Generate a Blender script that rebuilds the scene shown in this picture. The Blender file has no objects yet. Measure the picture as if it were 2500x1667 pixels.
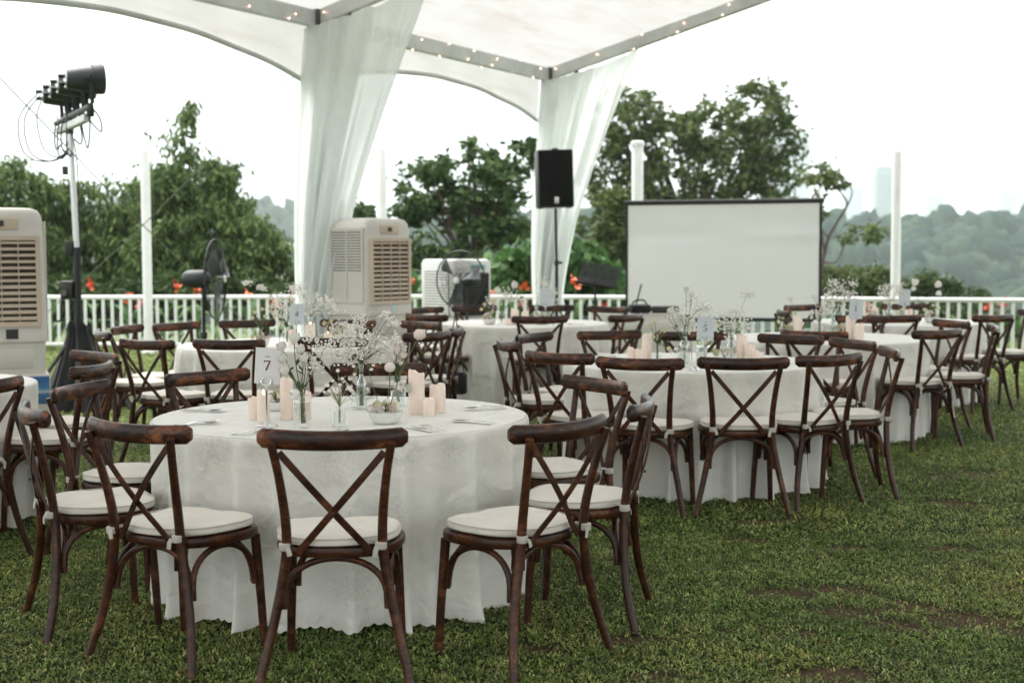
import bpy, math, random
import numpy as np
from mathutils import Vector, Matrix, Euler

R = math.radians
scene = bpy.context.scene
col = scene.collection
rnd = random.Random(7)
nrg = np.random.default_rng(11)

# ------------------------------------------------------------------ camera
cam_data = bpy.data.cameras.new("camera")
cam = bpy.data.objects.new("camera", cam_data)
col.objects.link(cam)
cam_data.sensor_width = 36.0
cam_data.lens = 50.0
cam_data.clip_end = 9000.0
cam_data.clip_start = 0.05
cam.matrix_world = (Matrix.Translation((0, 0, 1.4823)) @ Matrix.Rotation(R(90 - 3.764), 4, 'X')
                    @ Matrix.Rotation(R(-0.19), 4, 'Z'))
cam_data.dof.use_dof = True
cam_data.dof.focus_distance = 6.0
cam_data.dof.aperture_fstop = 3.1
scene.camera = cam

# ------------------------------------------------------------------ sky, sun, exposure
SUN_EL, SUN_AZ = 60.0, -40.0          # a veiled sun, behind the tables and to the left
world = bpy.data.worlds.new("World")
scene.world = world
world.use_nodes = True
wn, wl = world.node_tree.nodes, world.node_tree.links
wn.clear()
w_out = wn.new('ShaderNodeOutputWorld')
w_bg = wn.new('ShaderNodeBackground')
w_sky = wn.new('ShaderNodeTexSky')
w_sky.sky_type = 'NISHITA'
w_sky.sun_disc = False
w_sky.sun_elevation = R(SUN_EL)
w_sky.sun_rotation = R(SUN_AZ)
w_sky.dust_density = 6.0
w_sky.air_density = 1.0
w_sky.ozone_density = 1.0
w_hs = wn.new('ShaderNodeHueSaturation')
w_hs.inputs['Saturation'].default_value = 0.10
w_mix = wn.new('ShaderNodeMix')
w_mix.data_type = 'RGBA'
w_mix.inputs['Factor'].default_value = 0.86       # overcast: an even veil of cloud over the clear sky
w_mix.inputs[7].default_value = (9.35, 9.6, 9.55, 1)
wl.new(w_sky.outputs['Color'], w_hs.inputs['Color'])
wl.new(w_hs.outputs['Color'], w_mix.inputs[6])
wl.new(w_mix.outputs[2], w_bg.inputs['Color'])
w_bg.inputs['Strength'].default_value = 0.072
wl.new(w_bg.outputs['Background'], w_out.inputs['Surface'])

sun_data = bpy.data.lights.new("sun", 'SUN')
sun = bpy.data.objects.new("sun", sun_data)
col.objects.link(sun)
sun_data.energy = 1.5
sun_data.angle = R(50)
sun_data.color = (1.0, 0.96, 0.90)
sd = Vector((math.sin(R(SUN_AZ)) * math.cos(R(SUN_EL)), math.cos(R(SUN_AZ)) * math.cos(R(SUN_EL)), math.sin(R(SUN_EL))))
sun.rotation_euler = sd.to_track_quat('Z', 'Y').to_euler()

vs = scene.view_settings
vs.view_transform = 'Standard'
vs.look = 'None'
vs.exposure = 1.82
vs.gamma = 1.0
vs.use_curve_mapping = False
cy = scene.cycles
cy.use_denoising = True
cy.use_adaptive_sampling = True
cy.adaptive_threshold = 0.02
cy.max_bounces = 6
cy.diffuse_bounces = 3
cy.glossy_bounces = 2
cy.transmission_bounces = 4
cy.transparent_max_bounces = 16
cy.volume_bounces = 1
cy.caustics_reflective = False
cy.caustics_refractive = False

# ------------------------------------------------------------------ materials
def new_mat(name):
    m = bpy.data.materials.new(name)
    m.use_nodes = True
    n = m.node_tree.nodes
    return m, n, m.node_tree.links, n.get('Principled BSDF'), n.get('Material Output')

def c4(c):
    return (c[0], c[1], c[2], 1.0)

def ramp(n, stops):
    r = n.new('ShaderNodeValToRGB')
    e = r.color_ramp.elements
    while len(e) < len(stops):
        e.new(0.5)
    for el, (p, c) in zip(e, stops):
        el.position = p
        el.color = c4(c) if len(c) == 3 else c
    return r

def noise(n, l, vec, scale, detail=4.0, rough=0.55, dist=0.0):
    t = n.new('ShaderNodeTexNoise')
    t.inputs['Scale'].default_value = scale
    t.inputs['Detail'].default_value = detail
    t.inputs['Roughness'].default_value = rough
    t.inputs['Distortion'].default_value = dist
    if vec is not None:
        l.new(vec, t.inputs['Vector'])
    return t

def bump(n, l, height, strength, dist, b, prev=None):
    bp = n.new('ShaderNodeBump')
    bp.inputs['Strength'].default_value = strength
    bp.inputs['Distance'].default_value = dist
    l.new(height, bp.inputs['Height'])
    if prev is not None:
        l.new(prev.outputs['Normal'], bp.inputs['Normal'])
    l.new(bp.outputs['Normal'], b.inputs['Normal'])
    return bp

def mixc(n, l, fac, a, b, blend='MIX'):
    m = n.new('ShaderNodeMix')
    m.data_type = 'RGBA'
    m.blend_type = blend
    for k, v in ((0, fac), (6, a), (7, b)):
        if isinstance(v, (int, float)):
            m.inputs[k].default_value = v
        elif isinstance(v, tuple):
            m.inputs[k].default_value = c4(v)
        else:
            l.new(v, m.inputs[k])
    return m.outputs[2]

def simple(name, c, rough=0.5, var=0.12, scale=8.0, metallic=0.0, bmp=0.0, spec=0.5, coord='Object'):
    """plain paint / plastic / metal with grime variation"""
    m, n, l, b, o = new_mat(name)
    tc = n.new('ShaderNodeTexCoord')
    t = noise(n, l, tc.outputs[coord], scale, 6, 0.6)
    d = tuple(x * (1 - var) for x in c)
    u = tuple(min(1, x * (1 + var * 0.6)) for x in c)
    rp = ramp(n, [(0.3, d), (0.7, u)])
    l.new(t.outputs['Fac'], rp.inputs['Fac'])
    l.new(rp.outputs['Color'], b.inputs['Base Color'])
    mr = n.new('ShaderNodeMapRange')
    mr.inputs['To Min'].default_value = max(0.02, rough - 0.08)
    mr.inputs['To Max'].default_value = min(1, rough + 0.1)
    l.new(t.outputs['Fac'], mr.inputs['Value'])
    l.new(mr.outputs['Result'], b.inputs['Roughness'])
    b.inputs['Metallic'].default_value = metallic
    b.inputs['Specular IOR Level'].default_value = spec
    if bmp:
        bump(n, l, t.outputs['Fac'], bmp, 0.01, b)
    return m

def wood_mat(name, base=(0.0400, 0.0145, 0.0070), worn=(0.220, 0.078, 0.030), dark=(0.0085, 0.0036, 0.0022), amount=0.02, rough=0.30):
    m, n, l, b, o = new_mat(name)
    tc = n.new('ShaderNodeTexCoord')
    oi = n.new('ShaderNodeObjectInfo')
    cx = n.new('ShaderNodeCombineXYZ')
    for i, k in enumerate((13.0, 29.0, 7.0)):
        mm = n.new('ShaderNodeMath')
        mm.operation = 'MULTIPLY'
        mm.inputs[1].default_value = k
        l.new(oi.outputs['Random'], mm.inputs[0])
        l.new(mm.outputs[0], cx.inputs[i])
    ad = n.new('ShaderNodeVectorMath')
    ad.operation = 'ADD'
    l.new(tc.outputs['Object'], ad.inputs[0])
    l.new(cx.outputs[0], ad.inputs[1])
    mp = n.new('ShaderNodeMapping')
    mp.inputs['Scale'].default_value = (1.0, 2.2, 2.6)
    l.new(ad.outputs[0], mp.inputs['Vector'])
    big = noise(n, l, mp.outputs['Vector'], 7.0, 9, 0.68, 0.6)
    fine = noise(n, l, ad.outputs[0], 75.0, 5, 0.6)
    grain = noise(n, l, mp.outputs['Vector'], 34.0, 4, 0.6, 0.4)
    r1 = ramp(n, [(0.34, dark), (0.52, base), (0.64 - amount, tuple(0.55 * a + 0.45 * c for a, c in zip(base, worn))), (0.76 - amount, worn)])
    l.new(big.outputs['Fac'], r1.inputs['Fac'])
    r2 = ramp(n, [(0.35, (0.45, 0.42, 0.40)), (0.62, (1.12, 1.08, 1.05))])
    l.new(grain.outputs['Fac'], r2.inputs['Fac'])
    cmix = mixc(n, l, 1.0, r1.outputs['Color'], r2.outputs['Color'], 'MULTIPLY')
    r3 = ramp(n, [(0.69, (0, 0, 0)), (0.78, (1, 1, 1))])
    l.new(fine.outputs['Fac'], r3.inputs['Fac'])
    c2 = mixc(n, l, r3.outputs['Color'], cmix, (0.11, 0.050, 0.026))
    hs = n.new('ShaderNodeHueSaturation')
    mr0 = n.new('ShaderNodeMapRange')
    mr0.inputs['To Min'].default_value = 0.8
    mr0.inputs['To Max'].default_value = 1.3
    l.new(oi.outputs['Random'], mr0.inputs['Value'])
    l.new(mr0.outputs['Result'], hs.inputs['Value'])
    l.new(c2, hs.inputs['Color'])
    l.new(hs.outputs['Color'], b.inputs['Base Color'])
    mr = n.new('ShaderNodeMapRange')
    mr.inputs['To Min'].default_value = rough - 0.12
    mr.inputs['To Max'].default_value = rough + 0.2
    l.new(big.outputs['Fac'], mr.inputs['Value'])
    l.new(mr.outputs['Result'], b.inputs['Roughness'])
    b.inputs['Specular IOR Level'].default_value = 0.24
    b.inputs['Coat Weight'].default_value = 0.07
    b.inputs['Coat Roughness'].default_value = 0.16
    bp = bump(n, l, grain.outputs['Fac'], 0.25, 0.003, b)
    bump(n, l, big.outputs['Fac'], 0.3, 0.004, b, bp)
    return m

M = {}
M['wood'] = wood_mat('dark_stained_wood', base=(0.050, 0.0180, 0.0082), worn=(0.150, 0.052, 0.020), dark=(0.021, 0.0080, 0.0044))
M['wood_rail'] = wood_mat('worn_stained_wood', amount=0.075, rough=0.28)

def fabric(name, c, weave=900.0, trans=0.0, wr=0.15, wrs=9.0):
    m, n, l, b, o = new_mat(name)
    tc = n.new('ShaderNodeTexCoord')
    oi = n.new('ShaderNodeObjectInfo')
    ad = n.new('ShaderNodeVectorMath')
    ad.operation = 'ADD'
    l.new(tc.outputs['Object'], ad.inputs[0])
    l.new(oi.outputs['Random'], ad.inputs[1])
    t = noise(n, l, ad.outputs[0], wrs, 6, 0.6, 0.3)
    d = tuple(x * 0.88 for x in c)
    rp = ramp(n, [(0.3, d), (0.65, c)])
    l.new(t.outputs['Fac'], rp.inputs['Fac'])
    l.new(rp.outputs['Color'], b.inputs['Base Color'])
    b.inputs['Roughness'].default_value = 0.85
    b.inputs['Sheen Weight'].default_value = 0.25
    b.inputs['Specular IOR Level'].default_value = 0.2
    w = noise(n, l, tc.outputs['Object'], weave, 1, 0.5)
    bp = bump(n, l, w.outputs['Fac'], 0.12, 0.001, b)
    bump(n, l, t.outputs['Fac'], wr, 0.02, b, bp)
    if trans:
        tr = n.new('ShaderNodeBsdfTranslucent')
        tr.inputs['Color'].default_value = c4(c)
        ms = n.new('ShaderNodeMixShader')
        ms.inputs[0].default_value = trans
        l.new(b.outputs[0], ms.inputs[1])
        l.new(tr.outputs[0], ms.inputs[2])
        l.new(ms.outputs[0], o.inputs['Surface'])
    return m

M['cushion'] = fabric('cream_canvas', (0.66, 0.615, 0.540), 700, wr=0.45, wrs=7)
M['piping'] = fabric('cream_piping', (0.50, 0.47, 0.42), 700)
M['tie'] = fabric('white_tie', (0.44, 0.415, 0.365), 700)
M['black_cloth'] = fabric('black_cloth', (0.008, 0.008, 0.009), 500)

def damask():
    """white jacquard: satin ground with sprays of flowers woven in"""
    m, n, l, b, o = new_mat('white_damask_cloth')
    tc = n.new('ShaderNodeTexCoord')
    uv = tc.outputs['UV']
    dn = noise(n, l, uv, 9.0, 3, 0.5)
    mx = n.new('ShaderNodeMix')
    mx.data_type = 'VECTOR'
    mx.inputs[0].default_value = 0.035
    l.new(uv, mx.inputs[4])
    l.new(dn.outputs['Color'], mx.inputs[5])
    v1 = n.new('ShaderNodeTexVoronoi')
    v1.feature = 'DISTANCE_TO_EDGE'
    v1.inputs['Scale'].default_value = 62.0
    l.new(mx.outputs[1], v1.inputs['Vector'])
    v2 = n.new('ShaderNodeTexVoronoi')
    v2.inputs['Scale'].default_value = 4.2
    v2.inputs['Randomness'].default_value = 0.7
    l.new(uv, v2.inputs['Vector'])
    spray = ramp(n, [(0.26, (1, 1, 1)), (0.46, (0, 0, 0))])
    l.new(v2.outputs['Distance'], spray.inputs['Fac'])
    lines = ramp(n, [(0.03, (1, 1, 1)), (0.11, (0, 0, 0))])
    l.new(v1.outputs['Distance'], lines.inputs['Fac'])
    pm = n.new('ShaderNodeMath')
    pm.operation = 'MULTIPLY'
    l.new(spray.outputs['Color'], pm.inputs[0])
    l.new(lines.outputs['Color'], pm.inputs[1])
    big = noise(n, l, uv, 3.0, 5, 0.6)
    rp = ramp(n, [(0.3, (0.745, 0.728, 0.668)), (0.7, (0.80, 0.785, 0.725))])
    l.new(big.outputs['Fac'], rp.inputs['Fac'])
    fac = n.new('ShaderNodeMath')
    fac.operation = 'MULTIPLY'
    fac.inputs[1].default_value = 0.34
    l.new(pm.outputs[0], fac.inputs[0])
    c = mixc(n, l, fac.outputs[0], rp.outputs['Color'], (0.42, 0.42, 0.39))
    l.new(c, b.inputs['Base Color'])
    b.inputs['Roughness'].default_value = 0.55
    b.inputs['Sheen Weight'].default_value = 0.3
    b.inputs['Specular IOR Level'].default_value = 0.35
    w1 = noise(n, l, uv, 3.2, 4, 0.5, 0.4)
    w2 = noise(n, l, uv, 12.0, 3, 0.5, 0.3)
    b1 = bump(n, l, w1.outputs['Fac'], 0.6, 0.07, b)
    b2 = bump(n, l, w2.outputs['Fac'], 0.40, 0.014, b, b1)
    dn2 = noise(n, l, uv, 2.4, 4, 0.6)
    mx2 = n.new('ShaderNodeMix')
    mx2.data_type = 'VECTOR'
    mx2.inputs[0].default_value = 0.30
    l.new(uv, mx2.inputs[4])
    l.new(dn2.outputs['Color'], mx2.inputs[5])
    v3 = n.new('ShaderNodeTexVoronoi')
    v3.feature = 'DISTANCE_TO_EDGE'
    v3.inputs['Scale'].default_value = 4.0
    l.new(mx2.outputs[1], v3.inputs['Vector'])
    cr = ramp(n, [(0.0, (0, 0, 0)), (0.09, (1, 1, 1))])
    l.new(v3.outputs['Distance'], cr.inputs['Fac'])
    b3 = bump(n, l, cr.outputs['Color'], 0.30, 0.010, b, b2)
    bump(n, l, pm.outputs[0], 0.2, 0.002, b, b3)
    tr = n.new('ShaderNodeBsdfTranslucent')
    tr.inputs['Color'].default_value = (0.78, 0.78, 0.75, 1)
    ms = n.new('ShaderNodeMixShader')
    ms.inputs[0].default_value = 0.12
    l.new(b.outputs[0], ms.inputs[1])
    l.new(tr.outputs[0], ms.inputs[2])
    l.new(ms.outputs[0], o.inputs['Surface'])
    return m
M['damask'] = damask()

def sheer(name, c, opaque):
    m, n, l, b, o = new_mat(name)
    tc = n.new('ShaderNodeTexCoord')
    mp = n.new('ShaderNodeMapping')
    mp.inputs['Scale'].default_value = (14, 14, 0.6)
    l.new(tc.outputs['Object'], mp.inputs['Vector'])
    t = noise(n, l, mp.outputs['Vector'], 3.0, 4, 0.6)
    b.inputs['Base Color'].default_value = c4(c)
    b.inputs['Roughness'].default_value = 0.7
    tr = n.new('ShaderNodeBsdfTranslucent')
    tr.inputs['Color'].default_value = c4(c)
    m1 = n.new('ShaderNodeMixShader')
    m1.inputs[0].default_value = 0.74
    l.new(b.outputs[0], m1.inputs[1])
    l.new(tr.outputs[0], m1.inputs[2])
    tp = n.new('ShaderNodeBsdfTransparent')
    m2 = n.new('ShaderNodeMixShader')
    mr = n.new('ShaderNodeMapRange')
    mr.inputs['From Min'].default_value = 0.3
    mr.inputs['From Max'].default_value = 0.7
    mr.inputs['To Min'].default_value = opaque - 0.04
    mr.inputs['To Max'].default_value = opaque + 0.05
    l.new(t.outputs['Fac'], mr.inputs['Value'])
    l.new(mr.outputs['Result'], m2.inputs[0])
    l.new(tp.outputs[0], m2.inputs[1])
    l.new(m1.outputs[0], m2.inputs[2])
    l.new(m2.outputs[0], o.inputs['Surface'])
    return m
M['sheer'] = sheer('sheer_white_chiffon', (0.90, 0.925, 0.91), 0.88)

def tent_skin(gain=1.0):
    m, n, l, b, o = new_mat('tent_membrane')
    tc = n.new('ShaderNodeTexCoord')
    mp = n.new('ShaderNodeMapping')
    mp.inputs['Scale'].default_value = (0.35, 2.2, 1.0)
    l.new(tc.outputs['UV'], mp.inputs['Vector'])
    st = noise(n, l, mp.outputs['Vector'], 1.6, 7, 0.7, 0.5)
    st2 = noise(n, l, tc.outputs['UV'], 0.9, 5, 0.6)
    rp = ramp(n, [(p, tuple(x * gain for x in c)) for p, c in ((0.40, (0.335, 0.335, 0.330)), (0.54, (0.318, 0.313, 0.305)), (0.68, (0.282, 0.258, 0.240)))])
    l.new(st.outputs['Fac'], rp.inputs['Fac'])
    rp2 = ramp(n, [(0.35, (0.94, 0.94, 0.93)), (0.6, (1, 1, 1))])
    l.new(st2.outputs['Fac'], rp2.inputs['Fac'])
    c = mixc(n, l, 1.0, rp.outputs['Color'], rp2.outputs['Color'], 'MULTIPLY')
    tr = n.new('ShaderNodeBsdfTranslucent')
    l.new(c, tr.inputs['Color'])
    l.new(c, b.inputs['Base Color'])
    b.inputs['Roughness'].default_value = 0.45
    ms = n.new('ShaderNodeMixShader')
    ms.inputs[0].default_value = 0.80
    l.new(b.outputs[0], ms.inputs[1])
    l.new(tr.outputs[0], ms.inputs[2])
    l.new(ms.outputs[0], o.inputs['Surface'])
    return m
M['tent'] = tent_skin()
M['valance'] = tent_skin(1.5)
M['alu'] = simple('tent_aluminium', (0.60, 0.615, 0.60), 0.5, 0.18, 3.0, metallic=0.25)
M['alu_dark'] = simple('dark_steel_fitting', (0.09, 0.09, 0.085), 0.5, 0.3, 6.0, metallic=0.5)
M['chrome'] = simple('polished_steel', (0.72, 0.72, 0.71), 0.14, 0.05, 20, metallic=1.0)
M['stand_alu'] = simple('stand_tube', (0.62, 0.63, 0.62), 0.28, 0.08, 6, metallic=0.9)
M['black'] = simple('black_plastic', (0.010, 0.0105, 0.0105), 0.42, 0.25, 10)
M['black_matt'] = simple('black_powder_coat', (0.014, 0.0145, 0.0145), 0.6, 0.25, 12)
M['can'] = simple('lamp_can_paint', (0.022, 0.028, 0.027), 0.45, 0.3, 9)
M['fan_blade'] = simple('grey_fan_blade', (0.10, 0.11, 0.11), 0.4, 0.2, 10)
M['grille'] = simple('speaker_grille', (0.006, 0.0063, 0.0063), 0.75, 0.3, 140, bmp=0.5, spec=0.2)
M['cooler'] = simple('aged_cream_plastic', (0.52, 0.50, 0.45), 0.5, 0.10, 3.5)
M['cooler_tan'] = simple('yellowed_plastic', (0.47, 0.385, 0.295), 0.5, 0.12, 6)
M['cooler_white'] = simple('white_plastic', (0.68, 0.68, 0.65), 0.45, 0.07, 4)
M['dark_void'] = simple('dark_inner', (0.035, 0.024, 0.017), 0.8, 0.3, 20)
M['cooler_grey'] = simple('grey_plastic_gap_shade', (0.04, 0.037, 0.032), 0.7, 0.15, 30)  # small grey parts; on grille backs the dark tone paints shade in the gaps
M['white_paint'] = simple('white_gloss_paint', (0.74, 0.75, 0.73), 0.38, 0.09, 3.0)
M['blue_print'] = None
M['blue_badge'] = simple('blue_badge', (0.03, 0.11, 0.30), 0.5, 0.15, 20)
M['green_print'] = simple('green_print', (0.06, 0.30, 0.16), 0.5, 0.15, 40)
M['pale_blue'] = simple('pale_blue_sticker', (0.40, 0.60, 0.62), 0.5, 0.15, 30)
M['screen'] = simple('matt_projection_fabric', (0.86, 0.87, 0.855), 0.75, 0.03, 0.9)
M['card'] = simple('handmade_paper', (0.70, 0.695, 0.68), 0.8, 0.07, 60)
M['card_blue'] = simple('cool_paper', (0.52, 0.56, 0.58), 0.8, 0.05, 60)
M['ink'] = simple('brown_ink', (0.10, 0.030, 0.015), 0.5, 0.1, 40)
M['ink_dark'] = simple('dark_ink', (0.016, 0.018, 0.022), 0.5, 0.1, 40)
M['china'] = simple('white_china', (0.76, 0.755, 0.73), 0.25, 0.04, 14)
M['rope'] = simple('guy_rope', (0.20, 0.20, 0.19), 0.8, 0.2, 60)
M['stem'] = simple('flower_stem', (0.085, 0.125, 0.040), 0.55, 0.3, 30)
M['stem_pale'] = simple('pale_flower_stem', (0.20, 0.22, 0.10), 0.55, 0.3, 30)
M['petal'] = simple('white_petal', (0.80, 0.775, 0.72), 0.6, 0.07, 60)
M['petal_blush'] = simple('blush_petal', (0.80, 0.70, 0.635), 0.6, 0.07, 60)
M['petal_orange'] = simple('orange_petal', (0.78, 0.155, 0.035), 0.5, 0.3, 20)
M['petal_red'] = simple('red_petal', (0.62, 0.06, 0.05), 0.5, 0.3, 20)
M['petal_yellow'] = simple('pale_yellow_petal', (0.66, 0.62, 0.38), 0.6, 0.12, 60)

def blue_print():
    m, n, l, b, o = new_mat('blue_picture_print')
    tc = n.new('ShaderNodeTexCoord')
    sx = n.new('ShaderNodeSeparateXYZ')
    l.new(tc.outputs['Generated'], sx.inputs[0])
    t = noise(n, l, tc.outputs['Generated'], 5, 5, 0.6)
    ad = n.new('ShaderNodeMath')
    ad.operation = 'MULTIPLY_ADD'
    ad.inputs[1].default_value = 0.30
    l.new(t.outputs['Fac'], ad.inputs[0])
    l.new(sx.outputs['Z'], ad.inputs[2])
    rp = ramp(n, [(0.2, (0.025, 0.09, 0.20)), (0.50, (0.035, 0.12, 0.25)), (0.60, (0.34, 0.42, 0.46)), (0.72, (0.05, 0.17, 0.33)), (1.0, (0.025, 0.11, 0.27))])
    l.new(ad.outputs[0], rp.inputs['Fac'])
    l.new(rp.outputs['Color'], b.inputs['Base Color'])
    b.inputs['Roughness'].default_value = 0.35
    return m
M['blue_print'] = blue_print()

def wax():
    m, n, l, b, o = new_mat('blush_wax')
    tc = n.new('ShaderNodeTexCoord')
    t = noise(n, l, tc.outputs['Object'], 60, 4, 0.6)
    rp = ramp(n, [(0.3, (0.80, 0.665, 0.575)), (0.7, (0.86, 0.735, 0.65))])
    l.new(t.outputs['Fac'], rp.inputs['Fac'])
    l.new(rp.outputs['Color'], b.inputs['Base Color'])
    b.inputs['Roughness'].default_value = 0.5
    b.inputs['Subsurface Weight'].default_value = 0.35
    b.inputs['Subsurface Radius'].default_value = (0.03, 0.015, 0.01)
    b.inputs['Subsurface Scale'].default_value = 0.5
    bump(n, l, t.outputs['Fac'], 0.15, 0.002, b)
    return m
M['wax'] = wax()

def emit(name, c, s):
    m, n, l, b, o = new_mat(name)
    b.inputs['Base Color'].default_value = c4(c)
    b.inputs['Emission Color'].default_value = c4(c)
    b.inputs['Emission Strength'].default_value = s
    return m
M['flame'] = emit('candle_flame', (1.0, 0.62, 0.34), 3.0)
M['bulb'] = emit('warm_fairy_bulb', (1.0, 0.58, 0.40), 4.0)

def glass(name, tint=(0.94, 0.96, 0.95)):
    m, n, l, b, o = new_mat(name)
    tp = n.new('ShaderNodeBsdfTransparent')
    tp.inputs['Color'].default_value = c4(tint)
    gl = n.new('ShaderNodeBsdfGlossy')
    gl.inputs['Roughness'].default_value = 0.06
    gl.inputs['Color'].default_value = (0.9, 0.92, 0.91, 1)
    lw = n.new('ShaderNodeLayerWeight')
    lw.inputs['Blend'].default_value = 0.32
    tc = n.new('ShaderNodeTexCoord')
    t = noise(n, l, tc.outputs['Object'], 90, 2, 0.5)
    bp = n.new('ShaderNodeBump')
    bp.inputs['Strength'].default_value = 0.3
    bp.inputs['Distance'].default_value = 0.003
    l.new(t.outputs['Fac'], bp.inputs['Height'])
    l.new(bp.outputs['Normal'], gl.inputs['Normal'])
    l.new(bp.outputs['Normal'], lw.inputs['Normal'])
    mr = n.new('ShaderNodeMapRange')
    mr.inputs['To Min'].default_value = 0.10
    mr.inputs['To Max'].default_value = 0.75
    l.new(lw.outputs['Facing'], mr.inputs['Value'])
    ms = n.new('ShaderNodeMixShader')
    l.new(mr.outputs['Result'], ms.inputs[0])
    l.new(tp.outputs[0], ms.inputs[1])
    l.new(gl.outputs[0], ms.inputs[2])
    l.new(ms.outputs[0], o.inputs['Surface'])
    return m
M['glass'] = glass('clear_glass')

def leaf_mat(name, a, b_, c, rough=0.5, trans=0.25, var=1.0):
    m, n, l, b, o = new_mat(name)
    g = n.new('ShaderNodeNewGeometry')
    rp = ramp(n, [(0.0, a), (0.55, b_), (1.0, c)])
    l.new(g.outputs['Random Per Island'], rp.inputs['Fac'])
    tc = n.new('ShaderNodeTexCoord')
    t = noise(n, l, tc.outputs['Object'], 0.9, 3, 0.5)
    r2 = ramp(n, [(0.3, (0.72, 0.75, 0.72)), (0.7, (1.2, 1.2, 1.1))])
    l.new(t.outputs['Fac'], r2.inputs['Fac'])
    cc = mixc(n, l, 1.0, rp.outputs['Color'], r2.outputs['Color'], 'MULTIPLY')
    l.new(cc, b.inputs['Base Color'])
    b.inputs['Roughness'].default_value = rough
    b.inputs['Specular IOR Level'].default_value = 0.12
    tr = n.new('ShaderNodeBsdfTranslucent')
    l.new(cc, tr.inputs['Color'])
    ms = n.new('ShaderNodeMixShader')
    ms.inputs[0].default_value = trans
    l.new(b.outputs[0], ms.inputs[1])
    l.new(tr.outputs[0], ms.inputs[2])
    l.new(ms.outputs[0], o.inputs['Surface'])
    return m
M['leaf_weep'] = leaf_mat('weeping_leaf', (0.036, 0.066, 0.022), (0.090, 0.145, 0.048), (0.225, 0.290, 0.110))
M['leaf_mid'] = leaf_mat('broad_leaf', (0.030, 0.058, 0.022), (0.060, 0.105, 0.038), (0.115, 0.170, 0.065))
M['leaf_olive'] = leaf_mat('olive_leaf', (0.048, 0.074, 0.028), (0.094, 0.130, 0.050), (0.180, 0.205, 0.085))
M['leaf_bright'] = leaf_mat('vine_leaf', (0.045, 0.100, 0.032), (0.080, 0.160, 0.055), (0.125, 0.220, 0.085))
M['leaf_dark'] = leaf_mat('dark_leaf', (0.026, 0.050, 0.018), (0.050, 0.084, 0.028), (0.090, 0.130, 0.046))
M['leaf_banana'] = leaf_mat('banana_leaf', (0.070, 0.130, 0.060), (0.105, 0.180, 0.085), (0.160, 0.240, 0.120))
def grass_mat():
    m, n, l, b, o = new_mat('lawn_blade')
    g = n.new('ShaderNodeNewGeometry')
    rp = ramp(n, [(0.0, (0.090, 0.152, 0.042)), (0.45, (0.188, 0.258, 0.080)), (0.78, (0.300, 0.355, 0.138)), (0.90, (0.430, 0.450, 0.230)), (0.92, (0.300, 0.205, 0.110)), (1.0, (0.185, 0.120, 0.066))])
    l.new(g.outputs['Random Per Island'], rp.inputs['Fac'])
    tc = n.new('ShaderNodeTexCoord')
    t = noise(n, l, tc.outputs['Object'], 0.55, 4, 0.6, 0.5)
    t2 = noise(n, l, tc.outputs['Object'], 3.5, 4, 0.6, 0.5)
    r2 = ramp(n, [(0.36, (0.70, 0.82, 0.66)), (0.52, (1.0, 1.0, 0.95)), (0.66, (1.34, 1.20, 0.98))])
    l.new(t.outputs['Fac'], r2.inputs['Fac'])
    r3 = ramp(n, [(0.35, (0.72, 0.76, 0.72)), (0.65, (1.2, 1.16, 1.1))])
    l.new(t2.outputs['Fac'], r3.inputs['Fac'])
    cc = mixc(n, l, 1.0, rp.outputs['Color'], r2.outputs['Color'], 'MULTIPLY')
    cc = mixc(n, l, 1.0, cc, r3.outputs['Color'], 'MULTIPLY')
    t3 = noise(n, l, tc.outputs['Object'], 17.0, 3, 0.55, 0.3)
    r4 = ramp(n, [(0.36, (0.62, 0.68, 0.62)), (0.62, (1.28, 1.24, 1.2))])
    l.new(t3.outputs['Fac'], r4.inputs['Fac'])
    cc = mixc(n, l, 1.0, cc, r4.outputs['Color'], 'MULTIPLY')
    l.new(cc, b.inputs['Base Color'])
    b.inputs['Roughness'].default_value = 0.55
    b.inputs['Specular IOR Level'].default_value = 0.12
    tr = n.new('ShaderNodeBsdfTranslucent')
    l.new(cc, tr.inputs['Color'])
    ms = n.new('ShaderNodeMixShader')
    ms.inputs[0].default_value = 0.22
    l.new(b.outputs[0], ms.inputs[1])
    l.new(tr.outputs[0], ms.inputs[2])
    l.new(ms.outputs[0], o.inputs['Surface'])
    return m
M['grass'] = grass_mat()
M['bark'] = simple('bark', (0.085, 0.060, 0.042), 0.9, 0.4, 8, bmp=0.6)

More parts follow.
